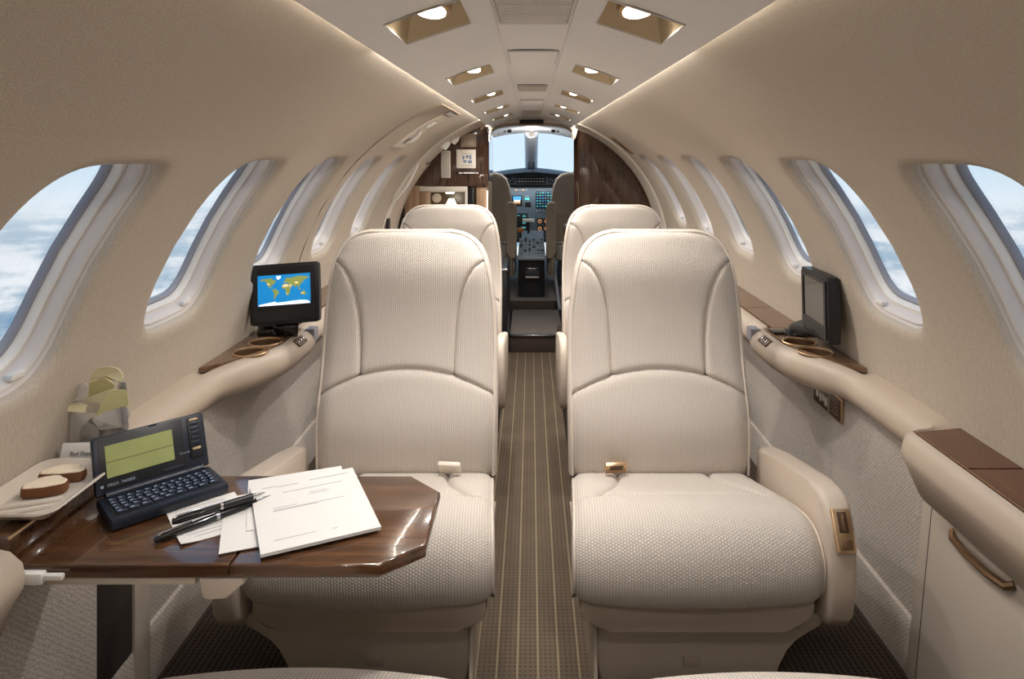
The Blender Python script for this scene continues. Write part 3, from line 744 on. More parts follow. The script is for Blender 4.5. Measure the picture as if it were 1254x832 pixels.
    if outer_arm:
        a = armrest(s * .2445, s * .298)
        Mx = frame_matrix((s * .2715, -.006, .362), (s, 0, 0), (0, .46, .89))
        def ab(n, c, sz, m, p, bv):
            bm = bmesh.new(); bm_box(bm, c, sz, bv); bmesh.ops.transform(bm, matrix=Mx, verts=bm.verts[:]); return link_bm(n, bm, m, p)
        pl = ab('control_plate', (0, -.006, .0), (.036, .076, .014), 'gold', a, .003)
        ab('slot', (0, .008, .007), (.018, .036, .003), 'placard_brown', pl, .001); ab('lever', (0, .008, .010), (.006, .030, .006), 'bronze', pl, .001); ab('cup', (0, -.030, .007), (.024, .018, .005), 'bronze', pl, .002)
    if aisle_arm: armrest(-s * .228, -s * .258)
    # --- backrest in its own plane (x, h), leaned back
    Wp = [(0, .219), (.10, .2205), (.25, .2215), (.40, .2210), (.52, .2195), (.66, .2160), (.78, .2075), (.85, .1995), (.90, .190), (.937, .178), (.962, .164), (.980, .148), (.992, .130), (1, .108)]
    def W(h):
        for (p0, p1) in zip(Wp, Wp[1:]):
            if h <= p1[0]: return p0[1] + (p1[1] - p0[1]) * (h - p0[0]) / (p1[0] - p0[0])
        return Wp[-1][1]
    bx = .392; bz = .272; ang = RECL + back_extra
    def bp(x, h, d):   # d towards the sitter
        hh = h * SEAT_L; return (s * x, bx + hh * math.sin(ang) - d * math.cos(ang), bz + hh * math.cos(ang) + d * math.sin(ang))
    def depth(x, h):
        a = x / max(.05, W(min(h, .9)))
        return .018 * (1 - a * a) + .022 * math.exp(-((h - .20) / .16) ** 2) - .012 * math.exp(-((h - .55) / .2) ** 2) + .012 * math.exp(-((h - .85) / .12) ** 2)
    def bpatch(name, Lf, Rf, n, m, edges, b0=None, b1=None):
        P, U = [], []; Lp = [Lf(clus(j, m)) for j in range(m + 1)]; Rp = [Rf(clus(j, m)) for j in range(m + 1)]
        for j in range(m + 1):
            tau = clus(j, m); row, ur = [], []
            for i in range(n + 1):
                sg = clus(i, n); x = Lp[j][0] + (Rp[j][0] - Lp[j][0]) * sg; h = Lp[j][1] + (Rp[j][1] - Lp[j][1]) * sg
                h0 = Lp[0][1] + (Rp[0][1] - Lp[0][1]) * sg; h1 = Lp[-1][1] + (Rp[-1][1] - Lp[-1][1]) * sg
                if b0: h += (b0(x) - h0) * (1 - tau) ** 3
                if b1: h += (b1(x) - h1) * tau ** 3
                wid = abs(Rp[j][0] - Lp[j][0]); ln = abs((Lp[-1][1] + Rp[-1][1] - Lp[0][1] - Rp[0][1]) / 2) * SEAT_L
                off = 0
                for dd, (g, w) in zip((sg * wid, (1 - sg) * wid, tau * ln, (1 - tau) * ln), edges(tau) if callable(edges) else edges):
                    if g: off -= g * math.exp(-(dd / w) ** 1.3)
                row.append(bp(x, h, depth(x, h) + off)); ur.append((x, h * SEAT_L))
            P.append(row); U.append(ur)
        return grid(name, P, WV, e, U, angle=None)
    BE = (.016, .017); BS = (.0095, .0048)
    arch = lambda x: .320 + .112 * max(0, 1 - (x / .2215) ** 2) ** .9
    HJ = .885
    def sx(h): return lerpi(h, [(0, .1190), (.40, .1195), (.5, .1205), (.58, .1222), (.66, .1265), (.745, .1365), (.80, .149), (.845, .1655), (HJ, W(HJ))])
    hs = arch(.1195)
    bpatch('lumbar_panel', lambda q: (-W(.320 * q), .320 * q), lambda q: (W(.320 * q), .320 * q), 56, 34, (BE, BE, (.012, .02), BS), b1=arch)
    bpatch('back_bolster', lambda q: (-W(.320 + (HJ - .320) * q), .320 + (HJ - .320) * q), lambda q: (-sx(hs + (HJ - hs) * q), hs + (HJ - hs) * q), 16, 44, (BE, BS, BS, NO), b0=arch)
    bpatch('back_bolster', lambda q: (sx(hs + (HJ - hs) * q), hs + (HJ - hs) * q), lambda q: (W(.320 + (HJ - .320) * q), .320 + (HJ - .320) * q), 16, 44, (BS, BE, BS, NO), b0=arch)
    def cl(q):
        h = hs + (1 - hs) * (1 - (1 - q) ** 1.35); return (sx(h) if h < HJ else W(h), h)
    def ce(tau):
        h = cl(tau)[1]; k = max(0, min(1, (h - HJ + .03) / .05)); v = (BS[0] + (BE[0] - BS[0]) * k, BS[1] + (BE[1] - BS[1]) * k); return (v, v, BS, BE)
    bpatch('back_centre', lambda q: (-cl(q)[0], cl(q)[1]), lambda q: cl(q), 44, 70, ce, b0=arch)
    # shell: outline swept backwards
    hsamp = [0, .05, .12, .2, .3, .4, .5, .58, .66, .72, .78, .82, .85, .88, .90, .92, .937, .950, .962, .972, .980, .987, .992, .996, 1.0]
    ol = [(-W(h), h) for h in hsamp] + [(W(1) * q, 1.0) for q in (-.5, 0, .5)] + [(W(h), h) for h in hsamp[::-1]]
    def off_loop(o_, d):
        out = []
        for i, (x, h) in enumerate(ol):
            a = ol[max(0, i - 1)]; b = ol[min(len(ol) - 1, i + 1)]; tx, th_ = b[0] - a[0], (b[1] - a[1]) * SEAT_L; l = math.hypot(tx, th_)
            out.append(bp(x - th_ / l * o_ , h + tx / l * o_ / SEAT_L, (depth(x, h) - BE[0]) * max(0, 1 + d / .03) + d))
        return out
    grid('back_shell', [off_loop(*q) for q in ((-.001, .0), (.004, -.003), (.008, -.014), (.009, -.05), (.006, -.075), (-.010, -.095), (-.05, -.102), (-.06, -.102))], 'seat_leather', e, angle=60)
    bm = bmesh.new(); f = off_loop(-.055, -.1025); bm.faces.new([bm.verts.new(p) for p in f]); link_bm('back_cover', bm, 'seat_leather', e)
    tube('back_piping', off_loop(.001, .0), .0030, 'seat_leather', e, 6)
    # --- lap belt
    bk = box('belt_buckle', (s * -.118, .352, .314), (.056, .034, .012), 'gold' if s > 0 else 'cream_plastic', e, .004, (-1.0, 0, s * .12))
    box('buckle_insert', (s * -.118, .347, .318), (.034, .018, .009), 'placard_brown' if s > 0 else 'seat_leather', bk, .002, (-1.0, 0, s * .12))

SX = .320
def seat(name, s, y, aisle, label, extra=0., x=SX):
    e = thing(name, label, 'seat', (s * x, y, 0), group='woven cabin seats', local=True); seat_parts(e, s, aisle, extra); return e
NEAR_Y = 1.336; FAR_Y = NEAR_Y + 1.155
nearL = seat('cabin_seat', -1, NEAR_Y, False, 'cream woven cabin seat behind the open wooden table')
nearR = seat('cabin_seat', 1, NEAR_Y, False, 'near right cream woven cabin seat with gilt belt buckle')
farL = seat('cabin_seat', -1, FAR_Y, True, 'cream woven cabin seat farther forward on the left, before the galley cabinet', x=.357)
farR = seat('cabin_seat', 1, FAR_Y, True, 'cream woven cabin seat farther forward on the right, before the dark cabinet', x=.357)
farL.scale.z = farR.scale.z = .975      # tracked slightly lower than the near pair
for s, lab in ((-1, 'cream seat cushion edge below the table at the bottom left'), (1, 'cream seat cushion edge at the bottom right corner of the frame')):
    e = thing('cabin_seat', lab, 'seat', (s * .322, .987 - .004 * s, 0), PI, group='woven cabin seats', local=True); seat_parts(e, -s, False, .42, outer_arm=False)

# ------------------------------------------------------------ front cabinets and doorway
CY = 4.36      # face of the forward cabinets
def arc_outline(s, x_in, z_lo, r=R - .012, n=26):
    th_top = math.acos(x_in / r); pts = [(s * x_in, z_lo)]
    th_lo = max(-.15, math.asin(max(-1, (z_lo - ZC) / r))) if z_lo > ZC else 0.0
    if z_lo < ZC: pts.append((s * .775, z_lo))
    pts += [(s * r * math.cos(t), ZC + r * math.sin(t)) for t in [th_lo + (th_top - th_lo) * k / n for k in range(n + 1)]]
    return pts
def right_cabinet():
    e = thing('wardrobe_cabinet', 'tall glossy dark wood cabinet at the front right of the cabin', 'cabinet', (.5, CY, 0))
    prism('body', arc_outline(1, .300, 0), 'y', CY, 5.0, 'wood_cabinet', e, .004)
    bm = bmesh.new(); n = 10
    prof = [(.300 - .034 * math.sin(PI * k / n) ** .8, CY - .002 + .07 * k / n) for k in range(n + 1)]
    bm_grid(bm, [[(x, y, z) for x, y in prof] for z in (.0, .6, 1.23)]); link_bm('rounded_post', bm, 'wood_cabinet', e)
    prism('lower_post', [(.205, -.17), (.30, -.17), (.30, .62), (.215, .62), (.205, .60)], 'y', 4.45, 4.56, 'wood_cabinet', e, .004)
    box('latch', (.225, 4.44, .50), (.06, .02, .014), 'chrome', e, .003); box('latch_block', (.225, 4.43, .485), (.05, .012, .016), 'mesh_cream', e, .002)
    prism('lower_panel', [(.215, -.17), (.30, -.17), (.30, .30), (.225, .30)], 'y', CY, 4.448, 'wood_cabinet', e, .004)
    tube('gilt_pin', [(.226, 4.432, .30), (.226, 4.432, .34)], .008, 'chrome', e, 8)
right_cabinet()
def left_cabinet():
    e = thing('galley_cabinet', 'dark wood galley cabinet with lit niche at the front left', 'cabinet', (-.5, CY, 0)); GAL = e
    zt = .885
    prism('upper_body', arc_outline(-1, .300, zt, R + .05), 'y', CY, 5.35, 'wood_cabinet', e, .003)
    bm = bmesh.new(); n = 10; prof = [(-.300 + .030 * math.sin(PI * k / n) ** .8, CY - .002 + .09 * k / n) for k in range(n + 1)]
    bm_grid(bm, [[(x, y, z) for x, y in prof] for z in (.95, 1.0, 1.23)]); link_bm('rounded_post', bm, 'wood_cabinet', e)
    box('upper_rail', (-.335, CY - .004, .92), (.12, .02, .07), 'wood_cabinet', e, .003)
    # niche below
    box('niche_back', (-.52, 4.66, .62), (.50, .02, .56), 'niche_wall', e, .001); box('niche_floor', (-.53, 4.51, .50), (.50, .30, .02), 'wood_light', e, .001)
    box('niche_side', (-.74, 4.51, .66), (.12, .30, .46), 'wood_light', e, .002)
    box('niche_frame', (-.555, CY + .004, .868), (.30, .016, .032), 'mesh_cream', e, .003)
    box('niche_frame', (-.672, CY + .004, .68), (.066, .016, .36), 'wood_light', e, .003); box('niche_frame', (-.412, CY + .004, .68), (.016, .016, .36), 'mesh_cream', e, .003)
    box('dark_column', (-.378, CY + .03, .65), (.052, .06, .47), 'black_gloss', e, .002); box('light_column', (-.315, CY + .03, .65), (.066, .07, .47), 'wood_light', e, .003)
    box('strip_lamp', (-.2785, CY - .004, .78), (.005, .004, .16), 'niche_light', e, .001)
    box('counter', (-.53, 4.67, .245), (.49, .58, .49), 'wood_light', e, .004)
    lp = box('niche_lamp', (-.520, CY + .05, .850), (.05, .04, .016), 'niche_light', e, .003)
    prism('lower_side', [(-.235, -.17), (-.155, -.17), (-.155, .372), (-.165, .385), (-.235, .385)], 'y', 4.42, 4.95, 'black_plastic', e, .004)
    box('side_cap', (-.195, 4.44, .392), (.085, .06, .014), 'chrome', e, .004)
    # speaker, plaques and lettering on the face
    sp = box('speaker_grille', (-.540, CY - .005, 1.012), (.060, .012, .158), 'mesh_cream', e, .006)
    bm = bmesh.new()
    for j in range(20):
        for i in range(6): bm_box(bm, (-.540 + (i - 2.5) * .0078, CY - .0115, 1.012 + (j - 9.5) * .0072), (.004, .001, .004))
    o = link_bm('grille_holes', bm, 'grille_grey', sp, smooth=False)
    def MF(x, z): return frame_matrix((x, CY - .0075, z), (1, 0, 0), (0, 0, 1))
    p1 = box('plaque', (-.397, CY - .004, 1.150), (.098, .007, .076), 'plaque', e, .002)
    for k in range(5): box('engraved_line', (-.397, CY - .0078, 1.172 - .0105 * k), (.07 - .012 * (k % 2), .0008, .003), 'mesh_cream', p1, 0)
    p2 = box('plaque', (-.412, CY - .004, 1.044), (.122, .007, .108), 'cream_plastic', e, .002, label='pale framed plaque with a small blue drawing')
    for (x, z, w, h) in ((-.43, 1.051, .010, .022), (-.405, 1.057, .018, .016), (-.385, 1.054, .012, .026), (-.42, 1.029, .022, .014), (-.388, 1.027, .024, .018)): box('drawing', (x, CY - .0078, z), (w, .0008, h), 'print_blue', p2, 0)
    box('caption', (-.405, CY - .0078, 1.075), (.07, .0008, .003), 'grille_grey', p2, 0); box('caption', (-.405, CY - .0078, 1.006), (.07, .0008, .003), 'grille_grey', p2, 0)
    tp = box('text_strip', (-.405, CY - .004, .963), (.136, .006, .013), 'black_plastic', e, .001)
    for x, w in ((-.447, .024), (-.416, .026), (-.378, .042), (-.344, .016)): box('print_block', (x, CY - .0074, .963), (w, .001, .0075), 'print_white', tp, 0)
    e.location = (-.5 * .915, CY - .36, 0); e.scale = (.915, 1, 1)
    sl = area('niche_lamp_light', (-.476, 4.08, .838), (0, .3, -1), .04, .03, .35, (1., .9, .72))
plain('niche_wall', (96, 80, 58), .35, var=.15); plain('print_blue', (110, 124, 150), .6)
left_cabinet()
t = thing('coffee_dispenser', 'small white dispenser glowing in the galley niche', 'dispenser', (-.476, 4.14, .51))
prism('body', [(-.511, .511), (-.441, .511), (-.443, .775), (-.460, .806), (-.492, .806), (-.509, .775)], 'y', 4.11, 4.19, 'white_plastic', t, .006)
box('grille', (-.476, 4.108, .765), (.050, .006, .030), 'gasket', t, .001)
t = lathe('wall_dial', [(0, -.006), (.02, -.006), (.03, 0), (.026, .004), (0, .005)], (-.586, 4.286, .80), 'cream_plastic', None, 20, rot=(PI / 2, 0, 0), base=True); tag(t, 'round cream dial on the back of the galley niche', 'dial')

# doorway arch with header, vent, steps
def doorway():
    e = thing('door_2', None, None, (0, CY, 1.2)); structure(e, 'arched cream doorway opening to the cockpit')
    n = 24; rows = []
    def op(k, inner):
        a = PI * k / n; w = .272 - (0 if not inner else .014); top = 1.268 - (0 if not inner else .018); sh = 1.165
        c, s_ = math.cos(a), math.sin(a); return (w * math.copysign(abs(c) ** .55, c), sh + (top - sh) * abs(s_) ** .6)
    for y, inn in ((4.345, 0), (4.34, .4), (4.35, 1), (4.44, 1), (4.45, .3)):
        rows.append([(op(k, False)[0] * (1 - inn) + op(k, True)[0] * inn, y, op(k, False)[1] * (1 - inn) + op(k, True)[1] * inn) for k in range(n + 1)])
    grid('arch', rows, 'ledge_leather', e, angle=60)
    bm = bmesh.new(); A = [(op(k, False)[0], 4.346, op(k, False)[1]) for k in range(n + 1)]; B = [(max(-.30, min(.30, A[k][0] * 1.25)), 4.346, ZC + math.sqrt(R * R - min(.30, abs(A[k][0]) * 1.25) ** 2) + .02) for k in range(n + 1)]
    bm_grid(bm, [A, B]); link_bm('header', bm, 'white_plastic', e)
    box('vent', (0, 4.33, 1.272), (.150, .014, .028), 'black_plastic', e, .004)
    for s in (-1, 1): area('corner_lamp_light', (s * .255, 4.325, 1.222), (-s * .2, -.3, -1), .02, .02, .22, (1., .94, .85), 'DISK'); lathe('corner_light', [(0, -.006), (.011, -.005), (.012, 0), (0, .002)], (s * .272, 4.325, 1.235), 'lamp_white', e, 12)
doorway()
e = thing('entry_step', 'dark carpeted step with metal nosing at the end of the aisle', 'step', (0, 4.6, -.17))
box('riser', (.030, 4.355, -.118), (.332, .02, .104), 'mat_dark', e, .002); box('nosing', (.030, 4.348, -.064), (.332, .030, .010), 'chrome', e, .003); box('tread', (.030, 4.706, -.066), (.332, .68, .01), 'step_carpet', e, .002)
e = thing('cockpit_step', 'low carpeted step up into the cockpit', 'step', (0, 5.1, -.07))
box('riser', (0, 5.06, -.035), (.335, .02, .07), 'mat_dark', e, .002); box('tread', (0, 5.098, .004), (.335, .09, .012), 'step_carpet', e, .003)

# ------------------------------------------------------------ cockpit
bm = bmesh.new(); bm_grid(bm, [[(x, y, 0) for y in (5.06, 7.3)] for x in (-.75, .75)]); structure(link_bm('floor_cockpit', bm, 'step_carpet', smooth=False), 'grey carpet of the cockpit floor')
def cockpit_shell():
    e = thing('wall_cockpit', None, None, (0, 6, 0)); structure(e, 'pale cockpit lining around the windscreen')
    # headliner: three facets falling to the windscreen header
    rows = []
    for y, zc, w in ((4.45, 1.305, .74), (5.3, 1.302, .74), (5.9, 1.285, .72), (6.16, 1.272, .70), (6.20, 1.255, .70)):
        rows.append([(x * w, y, zc - .20 * abs(x) ** 2.2) for x in [(-1 + 2 * k / 16) for k in range(17)]])
    grid('headliner', rows, 'cockpit_white', e, angle=40)
    for s in (-1, 1):
        x = s * .74
        grid('side_lining', [[(x, y, z) for y in (4.42, 5.0, 5.2)] for z in (-.1, .6, 1.11)], 'cockpit_white', e)
        grid('side_sill', [[(x, y, z) for y in (5.2, 6.2, 7.2)] for z in (0, .5, .84)], 'cockpit_tan', e)
        grid('side_window', [[(x, y, z) for y in (5.2, 6.0, 6.4)] for z in (.84, 1.09)], 'window_glass', e)
        grid('corner_window', [[(s * .74, 6.4, .84), (s * .60, 7.02, .86)], [(s * .70, 6.20, 1.10), (s * .62, 6.28, 1.19)]], 'window_glass', e)
        tube('corner_post', [(s * .61, 7.02, .86), (s * .585, 6.62, 1.02), (s * .56, 6.22, 1.20)], .030, 'cockpit_white', e, 8)
        box('overhead_vent', (s * .185, 5.86, 1.262), (.034, .03, .026), 'black_plastic', e, .004); box('overhead_vent', (s * .225, 5.86, 1.262), (.026, .03, .022), 'chrome', e, .004)
        box('visor_clip', (s * .34, 6.12, 1.236), (.07, .03, .012), 'mesh_cream', e, .003)
    lathe('dome_lamp', [(0, -.01), (.024, -.008), (.028, 0), (0, .002)], (0, 5.86, 1.277), 'mesh_cream', e, 20)
    l = bpy.data.lights.new('dome_lamp_light', 'POINT'); l.energy = 2.6; l.color = (1., .97, .94); l.shadow_soft_size = .03; o = bpy.data.objects.new('dome_lamp_light', l); COL.objects.link(o); o.location = (0, 5.86, 1.205)
    return e
cockpit_shell()
def windscreen():
    e = thing('window_%d' % (WN[0] + 1), None, None, (0, 6.6, .9)); structure(e, 'split cockpit windscreen with a pale centre post')
    for s in (-1, 1): grid('pane', [[(s * .04, 7.06, .885), (s * .60, 7.02, .86)], [(s * .04, 6.21, 1.265), (s * .55, 6.21, 1.21)]], 'window_glass', e)
    P0, P1 = Vector((0, 7.05, .88)), Vector((0, 6.19, 1.262))
    bm = bmesh.new(); bm_tube(bm, [P0, P0.lerp(P1, .5), P1], .062, 10); link_bm('centre_post', bm, 'cockpit_white', e)
    tube('post_cover', [P0.lerp(P1, .55) + Vector((0, -.03, -.01)), P1 + Vector((0, -.03, -.012))], [.012, .020], 'mesh_cream', e, 8)
    tube('latch', [P0.lerp(P1, .74) + Vector((.002, -.05, -.02)), P0.lerp(P1, .92) + Vector((-.002, -.05, -.02))], .006, 'gasket', e, 6)
windscreen()
def panel():
    PY = 6.22
    e = thing('instrument_panel', 'grey cockpit instrument panel under the dark glareshield', 'panel', (0, PY, .3))
    box('main_panel', (0, PY + .03, .58), (1.30, .06, .56), 'cockpit_grey', e, .004)
    # glareshield with its cambered top
    n = 20; rows = []
    for y, dz, k in ((6.02, -.050, 1), (6.00, -.016, 1), (6.06, 0, 1), (6.5, .012, 1), (7.1, -.04, 1)):
        rows.append([(x, y + .10 * abs(x), .928 - .20 * abs(x) ** 1.5 + dz) for x in [(-.68 + 1.36 * q / n) for q in range(n + 1)]])
    rows.append([(x, 6.25, rows[0][0][2] - .06) for x in [(-.68 + 1.36 * q / n) for q in range(n + 1)]])
    grid('glareshield', rows[:5], 'cockpit_dark', e, angle=50)
    prism('eyebrow_panel', [(-.46, .80), (.46, .80), (.44, .872), (.2, .905), (-.2, .905), (-.44, .872)], 'y', 6.05, 6.2, 'cockpit_grey', e, .003)
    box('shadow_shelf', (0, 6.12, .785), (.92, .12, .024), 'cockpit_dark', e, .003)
    lathe('compass', [(0, .05), (.024, .046), (.034, .02), (.034, -.012), (.022, -.026), (0, -.026)], (0, 6.28, .955), 'cockpit_dark', e, 16)
    kb = 6.047
    def B(n, x, z, w, h, m, p, y=kb, d=.006): return box(n, (x, y, z), (w, d, h), m, p, min(.0015, w * .2))
    ap = B('autopilot_panel', 0, .842, .26, .062, 'black_plastic', e, kb, .01)
    for i in range(9):
        for j in range(2): B('key', -.105 + .026 * i, .828 + .026 * j, .015, .009, 'button_pale', ap, kb - .006, .003)
    for s in (-1, 1):
        sp = B('side_module', s * .185, .842, .08, .058, 'cockpit_dark', e, kb, .008)
        for j in range(3): B('key', s * .185 + (j - 1) * .02, .852 - .018 * (j % 2), .012, .008, 'button_pale', sp, kb - .005, .003)
        B('warning_light', s * .285, .866, .034, .008, 'screen_amber', e, kb, .006); B('warning_light', s * .285, .850, .034, .008, 'screen_amber' if s < 0 else 'button_pale', e, kb, .006)
    B('annunciator', 0, .886, .14, .008, 'screen_amber', e, kb, .006)
    k2 = PY - .004
    for i in range(4): B('annunciator', -.135 + .031 * i, .745, .022, .012, 'screen_amber' if i % 2 == 0 else 'button_pale', e, k2)
    # attitude display
    a = B('attitude_display', -.128, .652, .092, .088, 'black_plastic', e, k2, .012)
    B('sky_band', -.128, .672, .072, .032, 'screen_sky', a, k2 - .007, .002); B('cloud_band', -.128, .648, .056, .018, 'screen_ice', a, k2 - .007, .002); B('earth_band', -.128, .630, .06, .018, 'screen_earth', a, k2 - .007, .002)
    for (x, z, w, h, m) in ((-.038, .665, .04, .02, 'screen_cyan'), (-.038, .69, .03, .01, 'button_pale'), (-.03, .615, .05, .04, 'black_plastic')): B('gauge', x, z, w, h, m, e, k2)
    # navigation display with bezel and its glyphs
    bz = B('navigation_display', -.115, .455, .180, .185, 'cockpit_grey', e, k2, .016); sc = B('screen', -.115, .458, .160, .160, 'screen_dark', bz, k2 - .008, .003)
    random.seed(3)
    for (gx, gz, n_, m_) in ((-.05, .055, 3, 1), (0, .06, 3, 1), (.05, .055, 3, 2), (-.055, .005, 2, 4), (.05, .005, 3, 4), (-.045, -.05, 4, 2), (0, -.062, 4, 1), (.045, -.05, 4, 2)):
        for i in range(n_):
            for j in range(m_): B('glyph', -.115 + gx + (i - (n_ - 1) / 2) * .010, .458 + gz + (j - (m_ - 1) / 2) * .011, .007, .006, 'screen_cyan', sc, k2 - .0103, .0015)
    # engine gauges
    eg = B('engine_display', .115, .66, .15, .15, 'black_plastic', e, k2, .012)
    for i in range(6):
        for j in range(6):
            B('glyph', .055 + .024 * i, .60 + .024 * j, random.uniform(.008, .016), .009, random.choice(['screen_cyan', 'screen_cyan', 'button_pale', 'screen_sky']), eg, k2 - .007, .0015)
    for i in range(5): lathe('dial', [(0, -.006), (.011, -.005), (.012, .002)], (.05 + .03 * i, k2 - .004, .565), 'button_pale', e, 12, rot=(PI / 2, 0, 0))
    for (x, z) in ((.075, .465), (.075, .40), (.135, .465), (.135, .40)):
        g = B('gauge', x, z, .05, .05, 'black_plastic', e, k2, .012); lathe('needle_ring', [(.012, -.002), (.017, -.002), (.017, 0), (.012, 0)], (x, k2 - .007, z), 'screen_amber', g, 16, rot=(PI / 2, 0, 0)); B('needle', x + .004, z + .003, .014, .003, 'lever_white', g, k2 - .009, .001)
    for i in range(7): B('key', -.17 + .022 * i, .345, .013, .009, 'button_pale', e, k2)
    for i in range(4): B('key', .06 + .024 * i, .352, .015, .009, 'button_pale', e, k2)
    for j in range(9): B('key', -.012, .40 + .022 * j, .009, .009, 'button_pale', e, k2)
    for j in range(3): B('tape_display', -.205, .63 + .03 * j, .022, .02, 'screen_dark', e, k2)
    area('added_panel_fill', (0, 6.10, .770), (0, .55, -1), .70, .012, 1.1, (.92, .97, 1.0))  # added fill light that brightens the dark instrument panel
    box('added_fill_strip', (0, 6.10, .7725), (.70, .012, .004), 'lever_white', e, .001)  # unlit strip added as a mount for that fill light
    box('lower_shelf', (0, PY - .03, .30), (.60, .10, .03), 'cockpit_dark', e, .004)
panel()
def pedestal():
    e = thing('throttle_pedestal', 'black centre pedestal with throttle levers between the pilot seats', 'pedestal', (0, 5.6, 0))
    prism('body', [(5.15, .01), (6.13, .01), (6.13, .32), (5.55, .30), (5.15, .30)], 'x', -.098, .098, 'black_plastic', e, .006)
    prism('top_plate', [(5.14, .298), (5.20, .322), (5.90, .36), (6.13, .392), (6.13, .378), (5.90, .345), (5.20, .305), (5.16, .292)], 'x', -.100, .104, 'cockpit_grey', e, .002)
    box('grip_rail', (0, 5.135, .295), (.20, .03, .02), 'gasket', e, .005)
    hb = box('clipboard', (.005, 5.125, .185), (.105, .05, .060), 'cockpit_dark', e, .006); box('clip', (.005, 5.105, .225), (.09, .014, .012), 'chrome', hb, .003); box('clip', (.005, 5.096, .165), (.10, .010, .012), 'mesh_cream', hb, .003); tube('hook', [(-.01, 5.12, .23), (-.008, 5.118, .27)], .004, 'chrome', hb, 6)
    L1 = prism('throttle', [(-.075, .475), (.025, .475), (.025, .505), (-.075, .505)], 'y', 6.02, 6.05, 'lever_white', e, .006); box('throttle_stem', (-.025, 6.04, .42), (.02, .02, .12), 'black_plastic', L1, .003)
    L2 = prism('flap_lever', [(-.118, .405), (-.064, .405), (-.064, .442), (-.118, .442)], 'y', 5.86, 5.90, 'lever_orange', e, .006); box('lever_stem', (-.091, 5.88, .38), (.016, .016, .06), 'black_plastic', L2, .003)
    random.seed(9)
    for i in range(6):
        for j in range(9):
            y = 5.22 + j * .075; z = .322 + (y - 5.2) * .054 + .006
            if random.random() < .75: box('switch', (-.08 + i * .033, y, z), (random.choice([.016, .022]), .03, .014), random.choice(['button_pale', 'black_plastic', 'button_pale', 'cockpit_dark']), e, .002)
pedestal()
def pilot_seat(s):
    side = 'left' if s < 0 else 'right'
    e = thing('pilot_seat', 'tan leather pilot seat seen from behind on the %s' % side, 'seat', (s * .36, 5.62, 0), group='pilot seats')
    xin, xo = .158, .56     # inner edge nearest the aisle
    ol = [(xin + .010, .36), (xin, .45), (xin + .004, .70), (xin + .018, .80), (xin + .045, .865), (xin + .085, .900), (xin + .14, .914), (xo - .14, .914), (xo - .085, .90), (xo - .045, .865), (xo - .018, .80), (xo, .70), (xo, .36)]
    prism('backrest', [(s * x, z) for x, z in ol], 'y', 5.60, 5.69, 'cockpit_tan', e, .022, seg=4)
    prism('front_pad', [(s * (x * .99 + .004), z + .004) for x, z in ol], 'y', 5.70, 5.74, 'seat_leather', e, .012)
    prism('map_pocket', [(s * x, z) for x, z in ((xin + .03, .37), (xin + .03, .60), (xin + .10, .594), (xo - .1, .60), (xo - .03, .60), (xo - .03, .37))], 'y', 5.588, 5.60, 'cockpit_tan', e, .004)
    a = prism('folded_armrest', [(s * x, z) for x, z in ((.116, .24), (.172, .24), (.200, .30), (.200, .66), (.188, .685), (.150, .69), (.124, .672), (.116, .62))], 'y', 5.48, 5.56, 'cockpit_tan', e, .014, seg=4)
    tube('armrest_pivot', [(s * .17, 5.52, .24), (s * .165, 5.54, .17), (s * .16, 5.58, .10)], [.022, .018, .022], 'cockpit_tan', e, 10)
    box('seat_cushion', (s * .36, 5.84, .27), (.40, .42, .14), 'seat_leather', e, .03); box('cushion_side', (s * .152, 5.72, .20), (.05, .30, .20), 'seat_leather', e, .018)
    prism('seat_base', [(5.62, 0), (6.0, 0), (5.98, .21), (5.64, .21)], 'x', min(s * .22, s * .5), max(s * .22, s * .5), 'cockpit_dark', e, .004)
    tube('floor_rail', [(s * .205, 5.02, -.055), (s * .19, 5.1, .06), (s * .185, 5.3, .13), (s * .185, 5.6, .14)], .012, 'gasket', e, 8)
    tube('headrest_hook', [(s * .262, 5.592, .905), (s * .262, 5.585, .89), (s * .255, 5.585, .88)], .004, 'white_plastic', e, 6) if s < 0 else None
pilot_seat(-1); pilot_seat(1)

